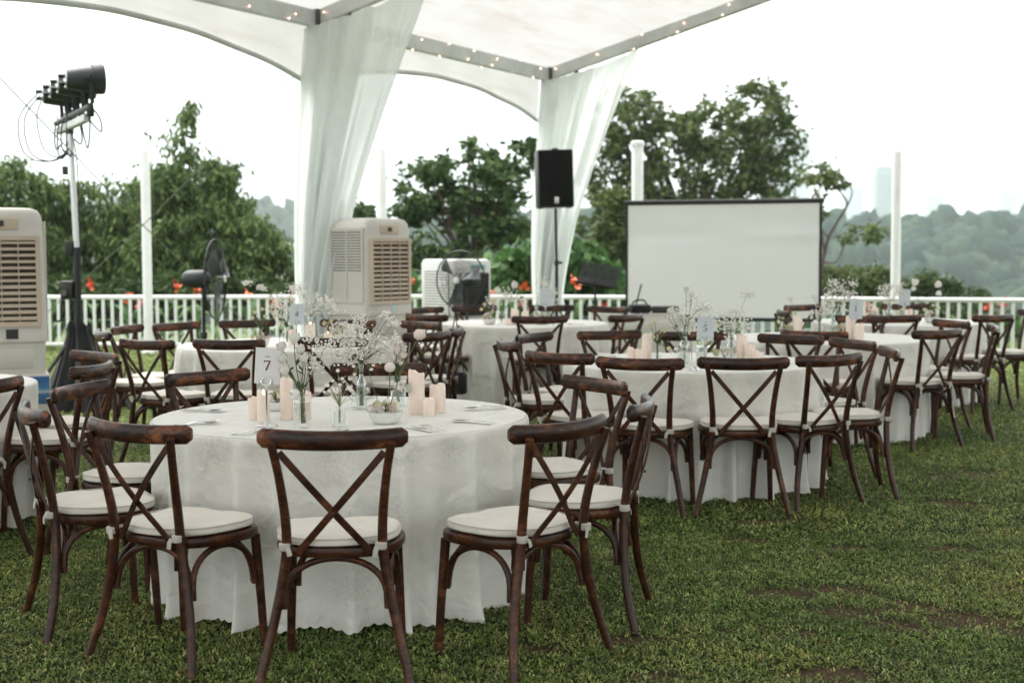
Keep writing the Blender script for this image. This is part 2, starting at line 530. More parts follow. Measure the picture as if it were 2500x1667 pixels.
def ground_mat():
    m, n, l, b, o = new_mat('lawn_soil')
    tc = n.new('ShaderNodeTexCoord')
    a = noise(n, l, tc.outputs['Object'], 2.2, 6, 0.65)
    f = noise(n, l, tc.outputs['Object'], 60, 4, 0.7)
    g = ramp(n, [(0.35, (0.024, 0.034, 0.010)), (0.6, (0.042, 0.050, 0.016)), (0.8, (0.070, 0.050, 0.026))])  # soil tone darkened to paint the shade in gaps between blades
    l.new(a.outputs['Fac'], g.inputs['Fac'])
    r2 = ramp(n, [(0.3, (0.55, 0.55, 0.55)), (0.7, (1.3, 1.3, 1.3))])
    l.new(f.outputs['Fac'], r2.inputs['Fac'])
    # worn bare earth, in the same spots where the blades thin out
    at = n.new('ShaderNodeAttribute')
    at.attribute_name = 'bare'
    soil = ramp(n, [(0.3, (0.060, 0.033, 0.020)), (0.7, (0.150, 0.090, 0.058))])
    l.new(f.outputs['Fac'], soil.inputs['Fac'])
    c = mixc(n, l, 1.0, g.outputs['Color'], r2.outputs['Color'], 'MULTIPLY')
    far = n.new('ShaderNodeAttribute')
    far.attribute_name = 'far'
    c = mixc(n, l, far.outputs['Fac'], c, (0.110, 0.142, 0.046))
    c = mixc(n, l, at.outputs['Fac'], c, soil.outputs['Color'])
    l.new(c, b.inputs['Base Color'])
    b.inputs['Roughness'].default_value = 0.95
    b.inputs['Specular IOR Level'].default_value = 0.15
    bump(n, l, f.outputs['Fac'], 0.9, 0.04, b)
    return m
M['ground'] = ground_mat()
M['far_wood'] = leaf_mat('far_woodland', (0.010, 0.026, 0.020), (0.018, 0.040, 0.028), (0.036, 0.062, 0.036), rough=0.9, trans=0.0)
M['tower'] = simple('pale_tower_render', (0.20, 0.235, 0.25), 0.7, 0.08, 0.05)
M['tower_glass'] = simple('tower_glazing', (0.12, 0.15, 0.17), 0.2, 0.1, 0.1)
M['white_wall'] = simple('white_wall_render', (0.72, 0.73, 0.72), 0.8, 0.06, 0.3)
M['dark_window'] = simple('dark_window', (0.05, 0.06, 0.065), 0.2, 0.1, 1.0)

# ------------------------------------------------------------------ mesh helpers
class MB:
    """collects vertices and faces, builds one mesh"""
    def __init__(self):
        self.v, self.f = [], []

    def add(self, vs, fs, mat=None):
        o = len(self.v)
        if mat is not None:
            vs = [mat @ Vector(p) for p in vs]
        self.v += [tuple(p) for p in vs]
        self.f += [tuple(i + o for i in f) for f in fs]
        return self

    def box(self, x0, x1, y0, y1, z0, z1, mat=None, bev=0.0):
        if bev <= 0:
            vs = [(x, y, z) for z in (z0, z1) for y in (y0, y1) for x in (x0, x1)]
            fs = [(0, 2, 3, 1), (4, 5, 7, 6), (0, 1, 5, 4), (2, 6, 7, 3), (0, 4, 6, 2), (1, 3, 7, 5)]
            return self.add(vs, fs, mat)
        vs, fs = [], []
        b = min(bev, (x1 - x0) / 2.01, (y1 - y0) / 2.01, (z1 - z0) / 2.01)
        def ring(ins, z):
            a0, a1, c0, c1 = x0 + ins, x1 - ins, y0 + ins, y1 - ins
            k = b
            pts = []
            for (cx_, cy_, st) in ((a1 - k, c1 - k, 0), (a0 + k, c1 - k, 90), (a0 + k, c0 + k, 180), (a1 - k, c0 + k, 270)):
                for t in (0, 45, 90):
                    an = R(st + t)
                    pts.append((cx_ + k * math.cos(an), cy_ + k * math.sin(an), z))
            return pts
        rings = [ring(b * 0.99 if False else b * 0.7, z0), ring(b * 0.2, z0 + b * 0.3), ring(0, z0 + b), ring(0, z1 - b), ring(b * 0.2, z1 - b * 0.3), ring(b * 0.7, z1)]
        nn = 12
        for rr in rings:
            vs += rr
        for i in range(len(rings) - 1):
            for j in range(nn):
                fs.append((i * nn + j, i * nn + (j + 1) % nn, (i + 1) * nn + (j + 1) % nn, (i + 1) * nn + j))
        fs.append(tuple(range(nn - 1, -1, -1)))
        fs.append(tuple((len(rings) - 1) * nn + j for j in range(nn)))
        return self.add(vs, fs, mat)

    def tube(self, path, rad, n=8, closed=False, caps=True, flat=None, mat=None):
        """sweep a circle (or flat=(a,b) ellipse: a across, b thick) along path"""
        P = [Vector(p) for p in path]
        m = len(P)
        rads = rad if isinstance(rad, (list, tuple)) else [rad] * m
        T = []
        for i in range(m):
            if closed:
                d = P[(i + 1) % m] - P[(i - 1) % m]
            else:
                d = P[min(i + 1, m - 1)] - P[max(i - 1, 0)]
            T.append(d.normalized())
        up = Vector((0, 0, 1)) if abs(T[0].z) < 0.95 else Vector((1, 0, 0))
        nrm = (up - T[0] * up.dot(T[0])).normalized()
        vs, fs = [], []
        for i in range(m):
            nrm = (nrm - T[i] * nrm.dot(T[i]))
            nrm = nrm.normalized() if nrm.length > 1e-6 else T[i].orthogonal().normalized()
            bi = T[i].cross(nrm)
            for k in range(n):
                a = 2 * math.pi * k / n
                r = rads[i]
                vs.append(P[i] + nrm * (r * math.cos(a)) + bi * (r * math.sin(a)))
        mm = m if closed else m - 1
        for i in range(mm):
            for k in range(n):
                a, b = i * n + k, i * n + (k + 1) % n
                c, d = ((i + 1) % m) * n + (k + 1) % n, ((i + 1) % m) * n + k
                fs.append((a, b, c, d))
        if caps and not closed:
            fs.append(tuple(range(n - 1, -1, -1)))
            fs.append(tuple((m - 1) * n + k for k in range(n)))
        return self.add(vs, fs, mat)

    def ribbon(self, path, across, width, thick, mat=None):
        """flat bar of rectangular section; across(i) is the width direction"""
        P = [Vector(p) for p in path]
        m = len(P)
        vs, fs = [], []
        for i in range(m):
            t = (P[min(i + 1, m - 1)] - P[max(i - 1, 0)]).normalized()
            a = Vector(across(i)) if callable(across) else Vector(across)
            a = (a - t * a.dot(t)).normalized()
            nn = t.cross(a)
            h, k = width / 2, thick / 2
            c = min(k * 0.6, h * 0.3)
            for (u, v) in ((-h + c, -k), (h - c, -k), (h, -k + c), (h, k - c), (h - c, k), (-h + c, k), (-h, k - c), (-h, -k + c)):
                vs.append(P[i] + a * u + nn * v)
        for i in range(m - 1):
            for k in range(8):
                fs.append((i * 8 + k, i * 8 + (k + 1) % 8, (i + 1) * 8 + (k + 1) % 8, (i + 1) * 8 + k))
        fs.append(tuple(range(7, -1, -1)))
        fs.append(tuple((m - 1) * 8 + k for k in range(8)))
        return self.add(vs, fs, mat)

    def lathe(self, prof, n=16, mat=None, caps=True, sx=1.0):
        vs, fs = [], []
        for (r, z) in prof:
            for k in range(n):
                a = 2 * math.pi * k / n
                vs.append((r * math.cos(a) * sx, r * math.sin(a), z))
        for i in range(len(prof) - 1):
            for k in range(n):
                fs.append((i * n + k, i * n + (k + 1) % n, (i + 1) * n + (k + 1) % n, (i + 1) * n + k))
        if caps:
            if prof[0][0] > 1e-5:
                fs.append(tuple(range(n - 1, -1, -1)))
            if prof[-1][0] > 1e-5:
                fs.append(tuple((len(prof) - 1) * n + k for k in range(n)))
        return self.add(vs, fs, mat)

    def sphere(self, c, r, seg=8, rings=6, mat=None, sq=(1, 1, 1)):
        prof = [(max(1e-4, math.sin(math.pi * i / rings)), -math.cos(math.pi * i / rings)) for i in range(rings + 1)]
        mm = Matrix.Translation(Vector(c)) @ Matrix.Diagonal((r * sq[0], r * sq[1], r * sq[2], 1))
        if mat is not None:
            mm = mat @ mm
        return self.lathe(prof, seg, mm)

    def poly(self, pts, thick, mat=None):
        """extrude a 2-D outline (x,z) along +y by thick"""
        n = len(pts)
        vs = [(x, 0, z) for x, z in pts] + [(x, thick, z) for x, z in pts]
        fs = [tuple(range(n)), tuple(range(2 * n - 1, n - 1, -1))]
        fs += [(i, i + n, (i + 1) % n + n, (i + 1) % n) for i in range(n)]
        return self.add(vs, fs, mat)

    def mesh(self, name, smooth=40):
        me = bpy.data.meshes.new(name)
        me.from_pydata(self.v, [], self.f)
        finish(me, smooth)
        return me

def finish(me, smooth=40):
    if smooth:
        me.polygons.foreach_set('use_smooth', np.ones(len(me.polygons), dtype=bool))
        if smooth < 180:
            me.set_sharp_from_angle(angle=R(smooth))
    me.update()

def npmesh(name, V, F, smooth=False, uv=None):
    """large mesh from numpy arrays; F is (n,3) or (n,4)"""
    me = bpy.data.meshes.new(name)
    V = np.ascontiguousarray(V, dtype=np.float32)
    F = np.ascontiguousarray(F, dtype=np.int32)
    k = F.shape[1]
    me.vertices.add(len(V))
    me.vertices.foreach_set('co', V.ravel())
    me.loops.add(F.size)
    me.loops.foreach_set('vertex_index', F.ravel())
    me.polygons.add(len(F))
    me.polygons.foreach_set('loop_start', np.arange(0, F.size, k, dtype=np.int32))
    if uv is not None:
        u = me.uv_layers.new(name='UVMap')
        u.data.foreach_set('uv', np.ascontiguousarray(uv[F.ravel()], dtype=np.float32).ravel())
    if smooth:
        me.polygons.foreach_set('use_smooth', np.ones(len(F), dtype=bool))
    me.update(calc_edges=True)
    me.validate()
    return me

def obj(name, data, mat=None, parent=None, loc=None, rot=None, scale=None):
    if isinstance(data, MB):
        data = data.mesh(name)
    if mat is not None and data is not None and not data.materials:
        data.materials.append(M[mat] if isinstance(mat, str) else mat)
    o = bpy.data.objects.new(name, data)
    col.objects.link(o)
    if parent is not None:
        o.parent = parent
    if loc is not None:
        o.location = loc
    if rot is not None:
        o.rotation_euler = rot
    if scale is not None:
        o.scale = scale
    return o

def tag(o, label, cat=None, group=None, kind=None):
    if label:
        o['label'] = label
    if cat:
        o['category'] = cat
    if group:
        o['group'] = group
    if kind:
        o['kind'] = kind
    return o

def thing(name, label, cat, loc=(0, 0, 0), rz=0.0, group=None):
    o = obj(name, None, None, None, loc, (0, 0, rz))
    return tag(o, label, cat, group)

def copy_tree(o, parent=None):
    c = o.copy()
    col.objects.link(c)
    c.parent = parent
    for ch in o.children:
        copy_tree(ch, c)
    return c

def smoothpath(pts, n=6):
    """Catmull-Rom through points"""
    P = [Vector(p) for p in pts]
    out = []
    for i in range(len(P) - 1):
        p0, p1, p2, p3 = P[max(i - 1, 0)], P[i], P[i + 1], P[min(i + 2, len(P) - 1)]
        for k in range(n):
            t = k / n
            out.append(0.5 * ((2 * p1) + (p2 - p0) * t + (2 * p0 - 5 * p1 + 4 * p2 - p3) * t * t + (3 * p1 - p0 - 3 * p2 + p3) * t ** 3))
    out.append(P[-1])
    return out

def pieces_tube(a, b, r, n=8):
    return MB().tube([a, b], r, n)

# ------------------------------------------------------------------ terrain: one sheet, lawn on a hilltop, valley, wooded ridges
def vnoise(x, y, s=0.0):
    return (np.sin(x * 1.3 + y * 0.7 + s) + np.sin(x * 0.53 - y * 1.1 + 2.1 * s) + np.sin(x * 2.3 + y * 1.9 - s) * 0.5) / 2.5

def terrain(x, y):
    x = np.asarray(x, dtype=float)
    y = np.asarray(y, dtype=float)
    d = np.clip((y - 23.0) / 130.0, 0, 1)
    z = -26.0 * d * d * (3 - 2 * d) - 0.9 * np.clip((y - 23.0) / 6.0, 0, 1)
    # right ridge and left ridges
    ang = x / np.maximum(y, 1.0)
    wr = 1 / (1 + np.exp(-(ang - 0.02) * 18))
    ridge = lambda c, w: np.exp(-((y - c) / w) ** 2)
    z = z + wr * ridge(500, 150) * (31.0 + 1.6 * vnoise(x / 33, y / 60, 0.4)) 
    z = z + (1 - wr) * (ridge(430, 95) * (26 + 2.5 * vnoise(x / 30, y / 50, 1.0)) + ridge(760, 130) * (38 + 3 * vnoise(x / 60, y / 80, 2.0)))
    side = np.clip((np.abs(x) - 40) / 200.0, 0, 1) * np.clip(1 - np.clip(y - 20, 0, 200) / 120, 0, 1)
    z = z - 6.0 * side * np.clip((y + 400) / 400, 0, 1)
    return z

BARE = [(1.10, 4.86, 0.221, 0.109), (1.62, 5.62, 0.442, 0.232), (1.86, 5.42, 0.286, 0.145), (1.28, 6.02, 0.312, 0.145), (1.48, 5.98, 0.156, 0.087), (2.34, 6.02, 0.260, 0.145),
        (0.50, 4.82, 0.156, 0.072), (1.60, 6.9, 0.182, 0.087), (1.40, 7.6, 0.260, 0.102), (2.1, 6.9, 0.286, 0.102), (0.42, 5.30, 0.169, 0.072), (2.55, 8.1, 0.260, 0.131),
        (-1.35, 5.7, 0.208, 0.102), (2.9, 9.2, 0.364, 0.145), (0.05, 5.2, 0.156, 0.072), (1.0, 5.35, 0.208, 0.087), (1.25, 7.1, 0.208, 0.072), (2.2, 5.3, 0.182, 0.072), (3.1, 7.4, 0.260, 0.116)]

def bare_at(x, y):
    b = np.zeros_like(x)
    for (cx_, cy_, rx, ry) in BARE:
        q = ((x - cx_) / rx) ** 2 + ((y - cy_) / ry) ** 2
        q = q + 0.9 * vnoise(x * 11, y * 15, cx_) + 0.7 * vnoise(x * 29, y * 37, cy_)
        b = np.maximum(b, np.clip(1.1 - q, 0, 1))
    return b

def graded(lo, hi, c0, c1, fine, growth):
    a = list(np.arange(c0, c1 + 1e-6, fine))
    s, p = fine, c1
    while p < hi:
        s *= growth
        p += s
        a.append(min(p, hi))
    s, p = fine, c0
    while p > lo:
        s *= growth
        p -= s
        a.insert(0, max(p, lo))
    return np.array(a)

gx = graded(-2600, 2600, -2.4, 3.8, 0.06, 1.13)
gy = graded(-250, 2650, 4.2, 9.2, 0.06, 1.10)
GX, GY = np.meshgrid(gx, gy)
GZ = terrain(GX, GY)
nx_, ny_ = len(gx), len(gy)
idx = np.arange(nx_ * ny_).reshape(ny_, nx_)
GF = np.stack([idx[:-1, :-1].ravel(), idx[:-1, 1:].ravel(), idx[1:, 1:].ravel(), idx[1:, :-1].ravel()], 1)
gme = npmesh('ground', np.stack([GX.ravel(), GY.ravel(), GZ.ravel()], 1), GF, smooth=True)
at_ = gme.attributes.new('bare', 'FLOAT', 'POINT')
at_.data.foreach_set('value', bare_at(GX.ravel(), GY.ravel()).astype(np.float32))
at_ = gme.attributes.new('far', 'FLOAT', 'POINT')
at_.data.foreach_set('value', np.clip((GY.ravel() - 8.5) / 7, 0, 1).astype(np.float32))
ground = obj('ground', gme, 'ground')
tag(ground, 'lawn of the hilltop garden falling to a valley', kind='structure')

# lawn blades, thinning with distance
def make_grass():
    Vs, Fs = [], []
    off = 0
    zones = [(3.9, 7.2, 12500, 1.0), (7.2, 10.5, 5600, 1.35), (10.5, 15.0, 1700, 2.0), (15.0, 22.6, 800, 3.1)]
    for (y0, y1, dens, sc) in zones:
        xm = 0.40 * y1 + 1.0
        n = int((y1 - y0) * 2 * xm * dens)
        x = nrg.uniform(-xm, xm, n)
        y = nrg.uniform(y0, y1, n)
        keep = np.abs(x) < 0.40 * y + 1.0
        b = bare_at(x, y)
        thin = 0.5 + 0.5 * vnoise(x * 2.1, y * 2.6, 3.0)
        keep &= nrg.uniform(0, 1, n) > np.maximum(0.86 * b ** 1.3, 0.30 * thin)
        x, y = x[keep], y[keep]
        n = len(x)
        L = nrg.uniform(0.011, 0.026, n) * sc ** 0.6
        Wd = nrg.uniform(0.0040, 0.0080, n) * sc * 0.9
        az = nrg.uniform(0, 2 * np.pi, n)
        til = 0.55 + nrg.beta(2.6, 1.5, n) * 1.0
        dx, dy = np.cos(az), np.sin(az)
        px, py = -dy, dx
        up1, fw1 = np.cos(til * 0.55), np.sin(til * 0.55)
        up2, fw2 = np.cos(np.minimum(til * 1.35, 1.75)), np.sin(np.minimum(til * 1.35, 1.75))
        z0 = nrg.uniform(-0.004, 0.016, n)
        bx, by, bz = x, y, z0
        mx, my, mz = x + dx * fw1 * L * 0.5, y + dy * fw1 * L * 0.5, z0 + up1 * L * 0.5
        tx, ty, tz = mx + dx * fw2 * L * 0.5, my + dy * fw2 * L * 0.5, mz + up2 * L * 0.5
        V = np.empty((n, 5, 3), dtype=np.float32)
        V[:, 0] = np.stack([bx - px * Wd * 0.35, by - py * Wd * 0.35, bz], 1)
        V[:, 1] = np.stack([bx + px * Wd * 0.35, by + py * Wd * 0.35, bz], 1)
        V[:, 2] = np.stack([mx + px * Wd * 0.5, my + py * Wd * 0.5, mz], 1)
        V[:, 3] = np.stack([mx - px * Wd * 0.5, my - py * Wd * 0.5, mz], 1)
        V[:, 4] = np.stack([tx, ty, tz], 1)
        base = off + np.arange(n)[:, None] * 5
        F = np.concatenate([base + np.array([0, 1, 2]), base + np.array([0, 2, 3]), base + np.array([3, 2, 4])], 0)
        Vs.append(V.reshape(-1, 3))
        Fs.append(F)
        off += n * 5
    return npmesh('grass', np.concatenate(Vs), np.concatenate(Fs))
grass = obj('grass', make_grass(), 'grass')
tag(grass, 'short broad-bladed green lawn grass with worn patches', 'grass', kind='stuff')

# ------------------------------------------------------------------ foliage generators
def leaf_cloud(name, pts, size, aspect=2.2, droop=0.35, up=0.0, seed=0, curl=0.25):
    """many small pointed leaves at pts (n,3)"""
    g = np.random.default_rng(seed)
    n = len(pts)
    d = g.normal(size=(n, 3))
    d[:, 2] = d[:, 2] * 0.6 - droop * 1.6 + up
    d /= np.linalg.norm(d, axis=1)[:, None]
    a = np.cross(d, g.normal(size=(n, 3)))
    a /= np.linalg.norm(a, axis=1)[:, None] + 1e-9
    nn = np.cross(d, a)
    L = size * g.uniform(0.6, 1.35, n)[:, None]
    Wd = L / aspect
    V = np.empty((n, 4, 3))
    V[:, 0] = pts
    V[:, 1] = pts + d * L * 0.45 + a * Wd * 0.5 + nn * L * curl * 0.4
    V[:, 2] = pts + d * L
    V[:, 3] = pts + d * L * 0.45 - a * Wd * 0.5 + nn * L * curl * 0.4
    b = np.arange(n)[:, None] * 4
    F = np.concatenate([b + np.array([0, 1, 2]), b + np.array([0, 2, 3])], 0)
    return npmesh(name, V.reshape(-1, 3), F)

def blob_points(blobs, n, clumps, sigma, seed, shell=0.55):
    """points in clumps spread through ellipsoids (cx,cy,cz,rx,ry,rz)"""
    g = np.random.default_rng(seed)
    B = np.array(blobs, dtype=float)
    vol = B[:, 3] * B[:, 4] * B[:, 5]
    w = vol ** 0.8
    w /= w.sum()
    k = g.choice(len(B), clumps, p=w)
    u = g.normal(size=(clumps, 3))
    u /= np.linalg.norm(u, axis=1)[:, None]
    r = g.uniform(0, 1, clumps) ** (1.0 / 3.0)
    r = shell * (0.72 + 0.28 * r) + (1 - shell) * r
    c = B[k, :3] + u * r[:, None] * B[k, 3:]
    j = g.integers(0, clumps, n)
    p = c[j] + g.normal(size=(n, 3)) * np.array([sigma, sigma, sigma * 0.62]) * g.uniform(0.5, 1.2, (clumps, 1))[j]
    return p, c

def tree(name, label, base, blobs, n, clumps, sigma, size, mat, seed, trunk=0.10, aspect=2.2, droop=0.3, cat='tree', group=None, shell=0.5, extra=None, limbs=16, lean=(0, 0)):
    root = thing(name, label, cat, base, 0, group)
    p, c = blob_points(blobs, n, clumps, sigma, seed, shell)
    if extra is not None:
        p = np.concatenate([p, extra])
    cr = obj('crown', leaf_cloud(name + '_crown', p - np.array(base), size, aspect, droop, seed=seed), mat, root)
    mb = MB()
    g = random.Random(seed)
    B = Vector(base)
    cen = np.average(np.array(blobs)[:, :3], axis=0, weights=np.array(blobs)[:, 3])
    fork = Vector((cen[0] + lean[0], cen[1] + lean[1], base[2] + (cen[2] - base[2]) * 0.62))
    path = smoothpath([B - B, (fork - B) * 0.5 + Vector((g.uniform(-.1, .1), g.uniform(-.1, .1), 0)), fork - B], 4)
    mb.tube(path, [trunk * (1 - 0.4 * i / (len(path) - 1)) for i in range(len(path))], 8)
    for i in range(limbs):
        e = Vector(c[g.randrange(len(c))]) - B
        s = (fork - B) * g.uniform(0.7, 1.0)
        mid = (s + e) * 0.5 + Vector((g.uniform(-.12, .12), g.uniform(-.12, .12), g.uniform(-.05, .2)))
        pp = smoothpath([s, mid, e], 4)
        mb.tube(pp, [trunk * 0.42 * (1 - 0.8 * k / (len(pp) - 1)) for k in range(len(pp))], 5)
    obj('trunk', mb, 'bark', root)
    return root

PX = 1 / 3472.22
def pt(px, py, y):
    """point on the photograph's line of sight at depth y: used to lay out far things at their real distance"""
    return ((px - 1250) * PX * y, y, 1.4823 + (605.3 + (1250 - px) * 0.0033 - py) * PX * y)

# ------------------------------------------------------------------ far woods on the ridges (one mass nobody could count)
def far_wood():
    import bmesh
    bm = bmesh.new()
    bmesh.ops.create_icosphere(bm, subdivisions=2, radius=1.0)
    bm.verts.ensure_lookup_table()
    SV = np.array([v.co[:] for v in bm.verts])
    SF = np.array([[v.index for v in f.verts] for f in bm.faces])
    bm.free()
    g = np.random.default_rng(5)
    P = []
    for (a0, a1, y0, y1, step) in ((0.14, 0.50, 250, 540, 5.2), (-0.36, -0.08, 340, 460, 5.4), (-0.34, -0.08, 640, 800, 9.0), (-0.06, 0.14, 330, 520, 9.5)):
        y = y0
        while y < y1:
            w = (a1 - a0) * y
            m = int(w / step)
            xs = a0 * y + (np.arange(m) + g.uniform(-.4, .4, m)) * step
            P.append(np.stack([xs, y + g.uniform(-.5, .5, m) * step, np.full(m, step)], 1))
            y += step
    P = np.concatenate(P)
    n = len(P)
    z = terrain(P[:, 0], P[:, 1])
    rad = P[:, 2] * g.uniform(0.42, 0.98, n)
    tall = np.where(g.uniform(0, 1, n) > 0.9, 1.5, 1.0)
    V = np.repeat(SV[None], n, 0)
    ph = g.uniform(0, 6.28, (n, 1))
    lump = 1 + 0.26 * np.sin(SV[None, :, 0] * 4.5 + ph) * np.sin(SV[None, :, 1] * 4.1 + 2 * ph) + 0.14 * np.sin(SV[None, :, 2] * 6 + 3 * ph + SV[None, :, 0] * 3)
    V = V * lump[:, :, None] * rad[:, None, None] * np.stack([np.ones(n), np.ones(n), 1.05 * tall], 1)[:, None, :]
    V += np.stack([P[:, 0], P[:, 1], z + rad * 0.7 * tall], 1)[:, None, :]
    F = SF[None] + (np.arange(n) * len(SV))[:, None, None]
    return npmesh('far_wood', V.reshape(-1, 3), F.reshape(-1, 3), smooth=True)
fw = obj('far_wood', far_wood(), 'far_wood')
tag(fw, 'hazy blue-green wood covering the distant ridges', 'wood', kind='stuff')

# ------------------------------------------------------------------ towers of the far city
def tower(label, x0, x1, ytop, depth, fl=3.4, step=0.0):
    depth = depth * (0.62 if depth < 2160 else 0.95)
    a = pt(x0, ytop, depth)
    b = pt(x1, ytop, depth)
    w, h = b[0] - a[0], a[2] + 30
    root = thing('tower_block', label, 'building', ((a[0] + b[0]) / 2, depth, -30), 0, 'towers of the far city')
    d = w * 0.8
    obj('wall', MB().box(-w / 2, w / 2, -d / 2, d / 2, 0, h), 'tower', root)
    cap = MB().box(-w * 0.3, w * 0.3, -d * 0.3, d * 0.3, h, h + 5)
    if step:
        cap.box(-w * 0.42, w * 0.1, -d * 0.42, d * 0.42, h, h + step)
    obj('roof', cap, 'tower', root)
    g = MB()
    z = 4.0
    while z < h - 2:
        g.box(-w / 2 - 0.15, w / 2 + 0.15, -d / 2 - 0.15, d / 2 + 0.15, z, z + 1.5)
        z += fl
    o = obj('window_band', g, 'tower_glass', root)
    o['kind'] = 'stuff'
    return root
tower('broad pale tower left of the right-hand white post', 2131, 2186, 424, 2150, step=6)
tower('slim hazy tower behind the tall tree, right of its crown', 1935, 1972, 330, 2250)
tower('hazy tower seen through the crown of the tall tree', 1868, 1925, 318, 2300, step=5)
tower('low hazy block between the bare tree and the broad tower', 2058, 2102, 462, 2200)
tower('faint low block peeping over the middle of the right ridge', 2256, 2296, 482, 2350)
tower('faint low block over the right end of the ridge', 2438, 2474, 478, 2300, step=4)
tower('faintest block at the right edge over the ridge', 2488, 2520, 470, 2380)

# white building down the slope on the left
def white_building():
    a, b = pt(640, 600, 150), pt(775, 600, 150)
    zt = a[2]
    w = b[0] - a[0]
    root = thing('white_building', 'long white building with stacked balconies down the slope behind the trees', 'building', ((a[0] + b[0]) / 2, 152, -26))
    h = zt + 26
    obj('wall', MB().box(-w / 2, w / 2, 0, 6, 0, h), 'white_wall', root)
    obj('roof', MB().box(-w / 2 - 0.3, w / 2 + 0.3, -0.8, 6.4, h, h + 0.35), 'white_wall', root)
    z = h - 1.1
    while z > h - 12:
        obj('balcony', MB().box(-w / 2, w / 2, -0.9, 0, z - 0.75, z), 'white_wall', root)
        for k in range(7):
            x = -w / 2 + (k + 0.5) * w / 7
            obj('window', MB().box(x - w / 17, x + w / 17, -0.02, 0.05, z + 0.08, z + 0.72 if z < h - 1.2 else z + 0.9), 'dark_window', root)
        z -= 1.75
    return root
white_building()

# ------------------------------------------------------------------ trees and shrubs beyond the fence
def bl(px, py, y, rx, ry, rz):
    p = pt(px, py, y)
    return (p[0], p[1], p[2], rx, ry, rz)
def gz(x, y):
    return float(terrain(x, y))

def tr(name, label, pxb, y, blobs, *a, **k):
    x = (pxb - 1250) * PX * y
    return tree(name, label, (x, y, gz(x, y) - 0.05), blobs, *a, **k)

def spire(px, y0, y1, d, n, w, seed):
    g = np.random.default_rng(seed)
    t = g.uniform(0, 1, n)
    a = np.array(pt(px - 25, y0, d))
    b = np.array(pt(px + 30, y1, d))
    p = a + (b - a) * t[:, None]
    return p + g.normal(size=(n, 3)) * (w * (1 - 0.75 * t))[:, None]

tr('weeping_tree', 'weeping leafy tree at the far left edge behind the tall cooler', 30, 27,
   [bl(-20, 480, 27, 0.95, 0.8, 0.75), bl(70, 520, 27, 0.7, 0.7, 0.8), bl(20, 640, 26.6, 1.2, 0.8, 0.8), bl(-120, 560, 27, 0.9, .8, 1.1)], 9500, 150, 0.17, 0.17, 'leaf_weep', 21, droop=0.9, aspect=3.0, group='weeping trees behind the fence')
tr('weeping_tree', 'weeping leafy tree behind the lighting stand', 235, 28,
   [bl(235, 520, 28, 0.85, 0.8, 0.75), bl(150, 560, 28, 0.6, 0.7, 0.9), bl(260, 640, 27.6, 1.0, 0.8, 0.85), bl(335, 560, 28, 0.55, .7, 0.85), bl(150, 680, 27.5, .8, .7, .5)], 11000, 170, 0.16, 0.17, 'leaf_weep', 22, droop=0.9, aspect=3.0, group='weeping trees behind the fence')
tr('weeping_tree', 'tall weeping tree with a wispy top right of the left white post', 475, 26.5,
   [bl(480, 445, 26.5, 0.72, 0.7, 0.55), bl(410, 480, 26.5, 0.5, .6, .6), bl(545, 470, 26.5, 0.42, .6, .55), bl(470, 570, 26.2, 1.05, 0.8, 0.85), bl(560, 610, 26.2, 0.8, 0.7, 0.8), bl(440, 670, 26, 1.0, .8, .6)], 17000, 230, 0.15, 0.16, 'leaf_weep', 23, droop=0.9, aspect=3.0, group='weeping trees behind the fence', extra=spire(450, 400, 252, 26.5, 420, 0.24, 9))
tr('weeping_tree', 'low arching weeping tree sloping down right of the pedestal fan', 640, 26,
   [bl(640, 620, 26, 0.55, 0.7, 0.45), bl(690, 665, 26, 0.42, .6, .35), bl(600, 670, 25.8, 0.75, .7, .5)], 5200, 80, 0.14, 0.15, 'leaf_weep', 24, droop=0.9, aspect=3.0, trunk=0.06, group='weeping trees behind the fence')
tr('dark_shrub', 'low dark shrub filling under the left weeping trees', 330, 24.4,
   [bl(80, 740, 24.4, 1.5, .5, .35), bl(330, 735, 24.4, 1.5, .5, .4), bl(560, 735, 24.4, 1.3, .5, .35)], 7500, 170, 0.13, 0.16, 'leaf_dark', 25, trunk=0.05, cat='shrub')

tr('broadleaf_tree', 'spreading broadleaf tree between the left drape and the loudspeaker', 1180, 27,
   [bl(1140, 400, 27, 0.95, .8, 0.36), bl(1035, 455, 27, 0.62, .7, 0.38), bl(1225, 430, 27, 0.55, .7, 0.42), bl(1000, 535, 27, 0.5, .6, 0.26), bl(1120, 500, 27, 0.95, .8, 0.40), bl(1250, 520, 27, 0.55, .7, 0.5), bl(1190, 570, 27, 0.75, .7, 0.36), bl(1290, 380, 27, .28, .4, .3)], 4300, 150, 0.115, 0.175, 'leaf_mid', 31, droop=0.25, aspect=1.9, limbs=30, trunk=0.09)
tr('small_tree', 'small dark tree tip left of the second white post above the cooler', 885, 27,
   [bl(880, 515, 27, 0.34, .4, 0.22), bl(855, 560, 27, .4, .4, .3)], 1300, 26, 0.11, 0.17, 'leaf_mid', 32, aspect=1.9, trunk=0.05)
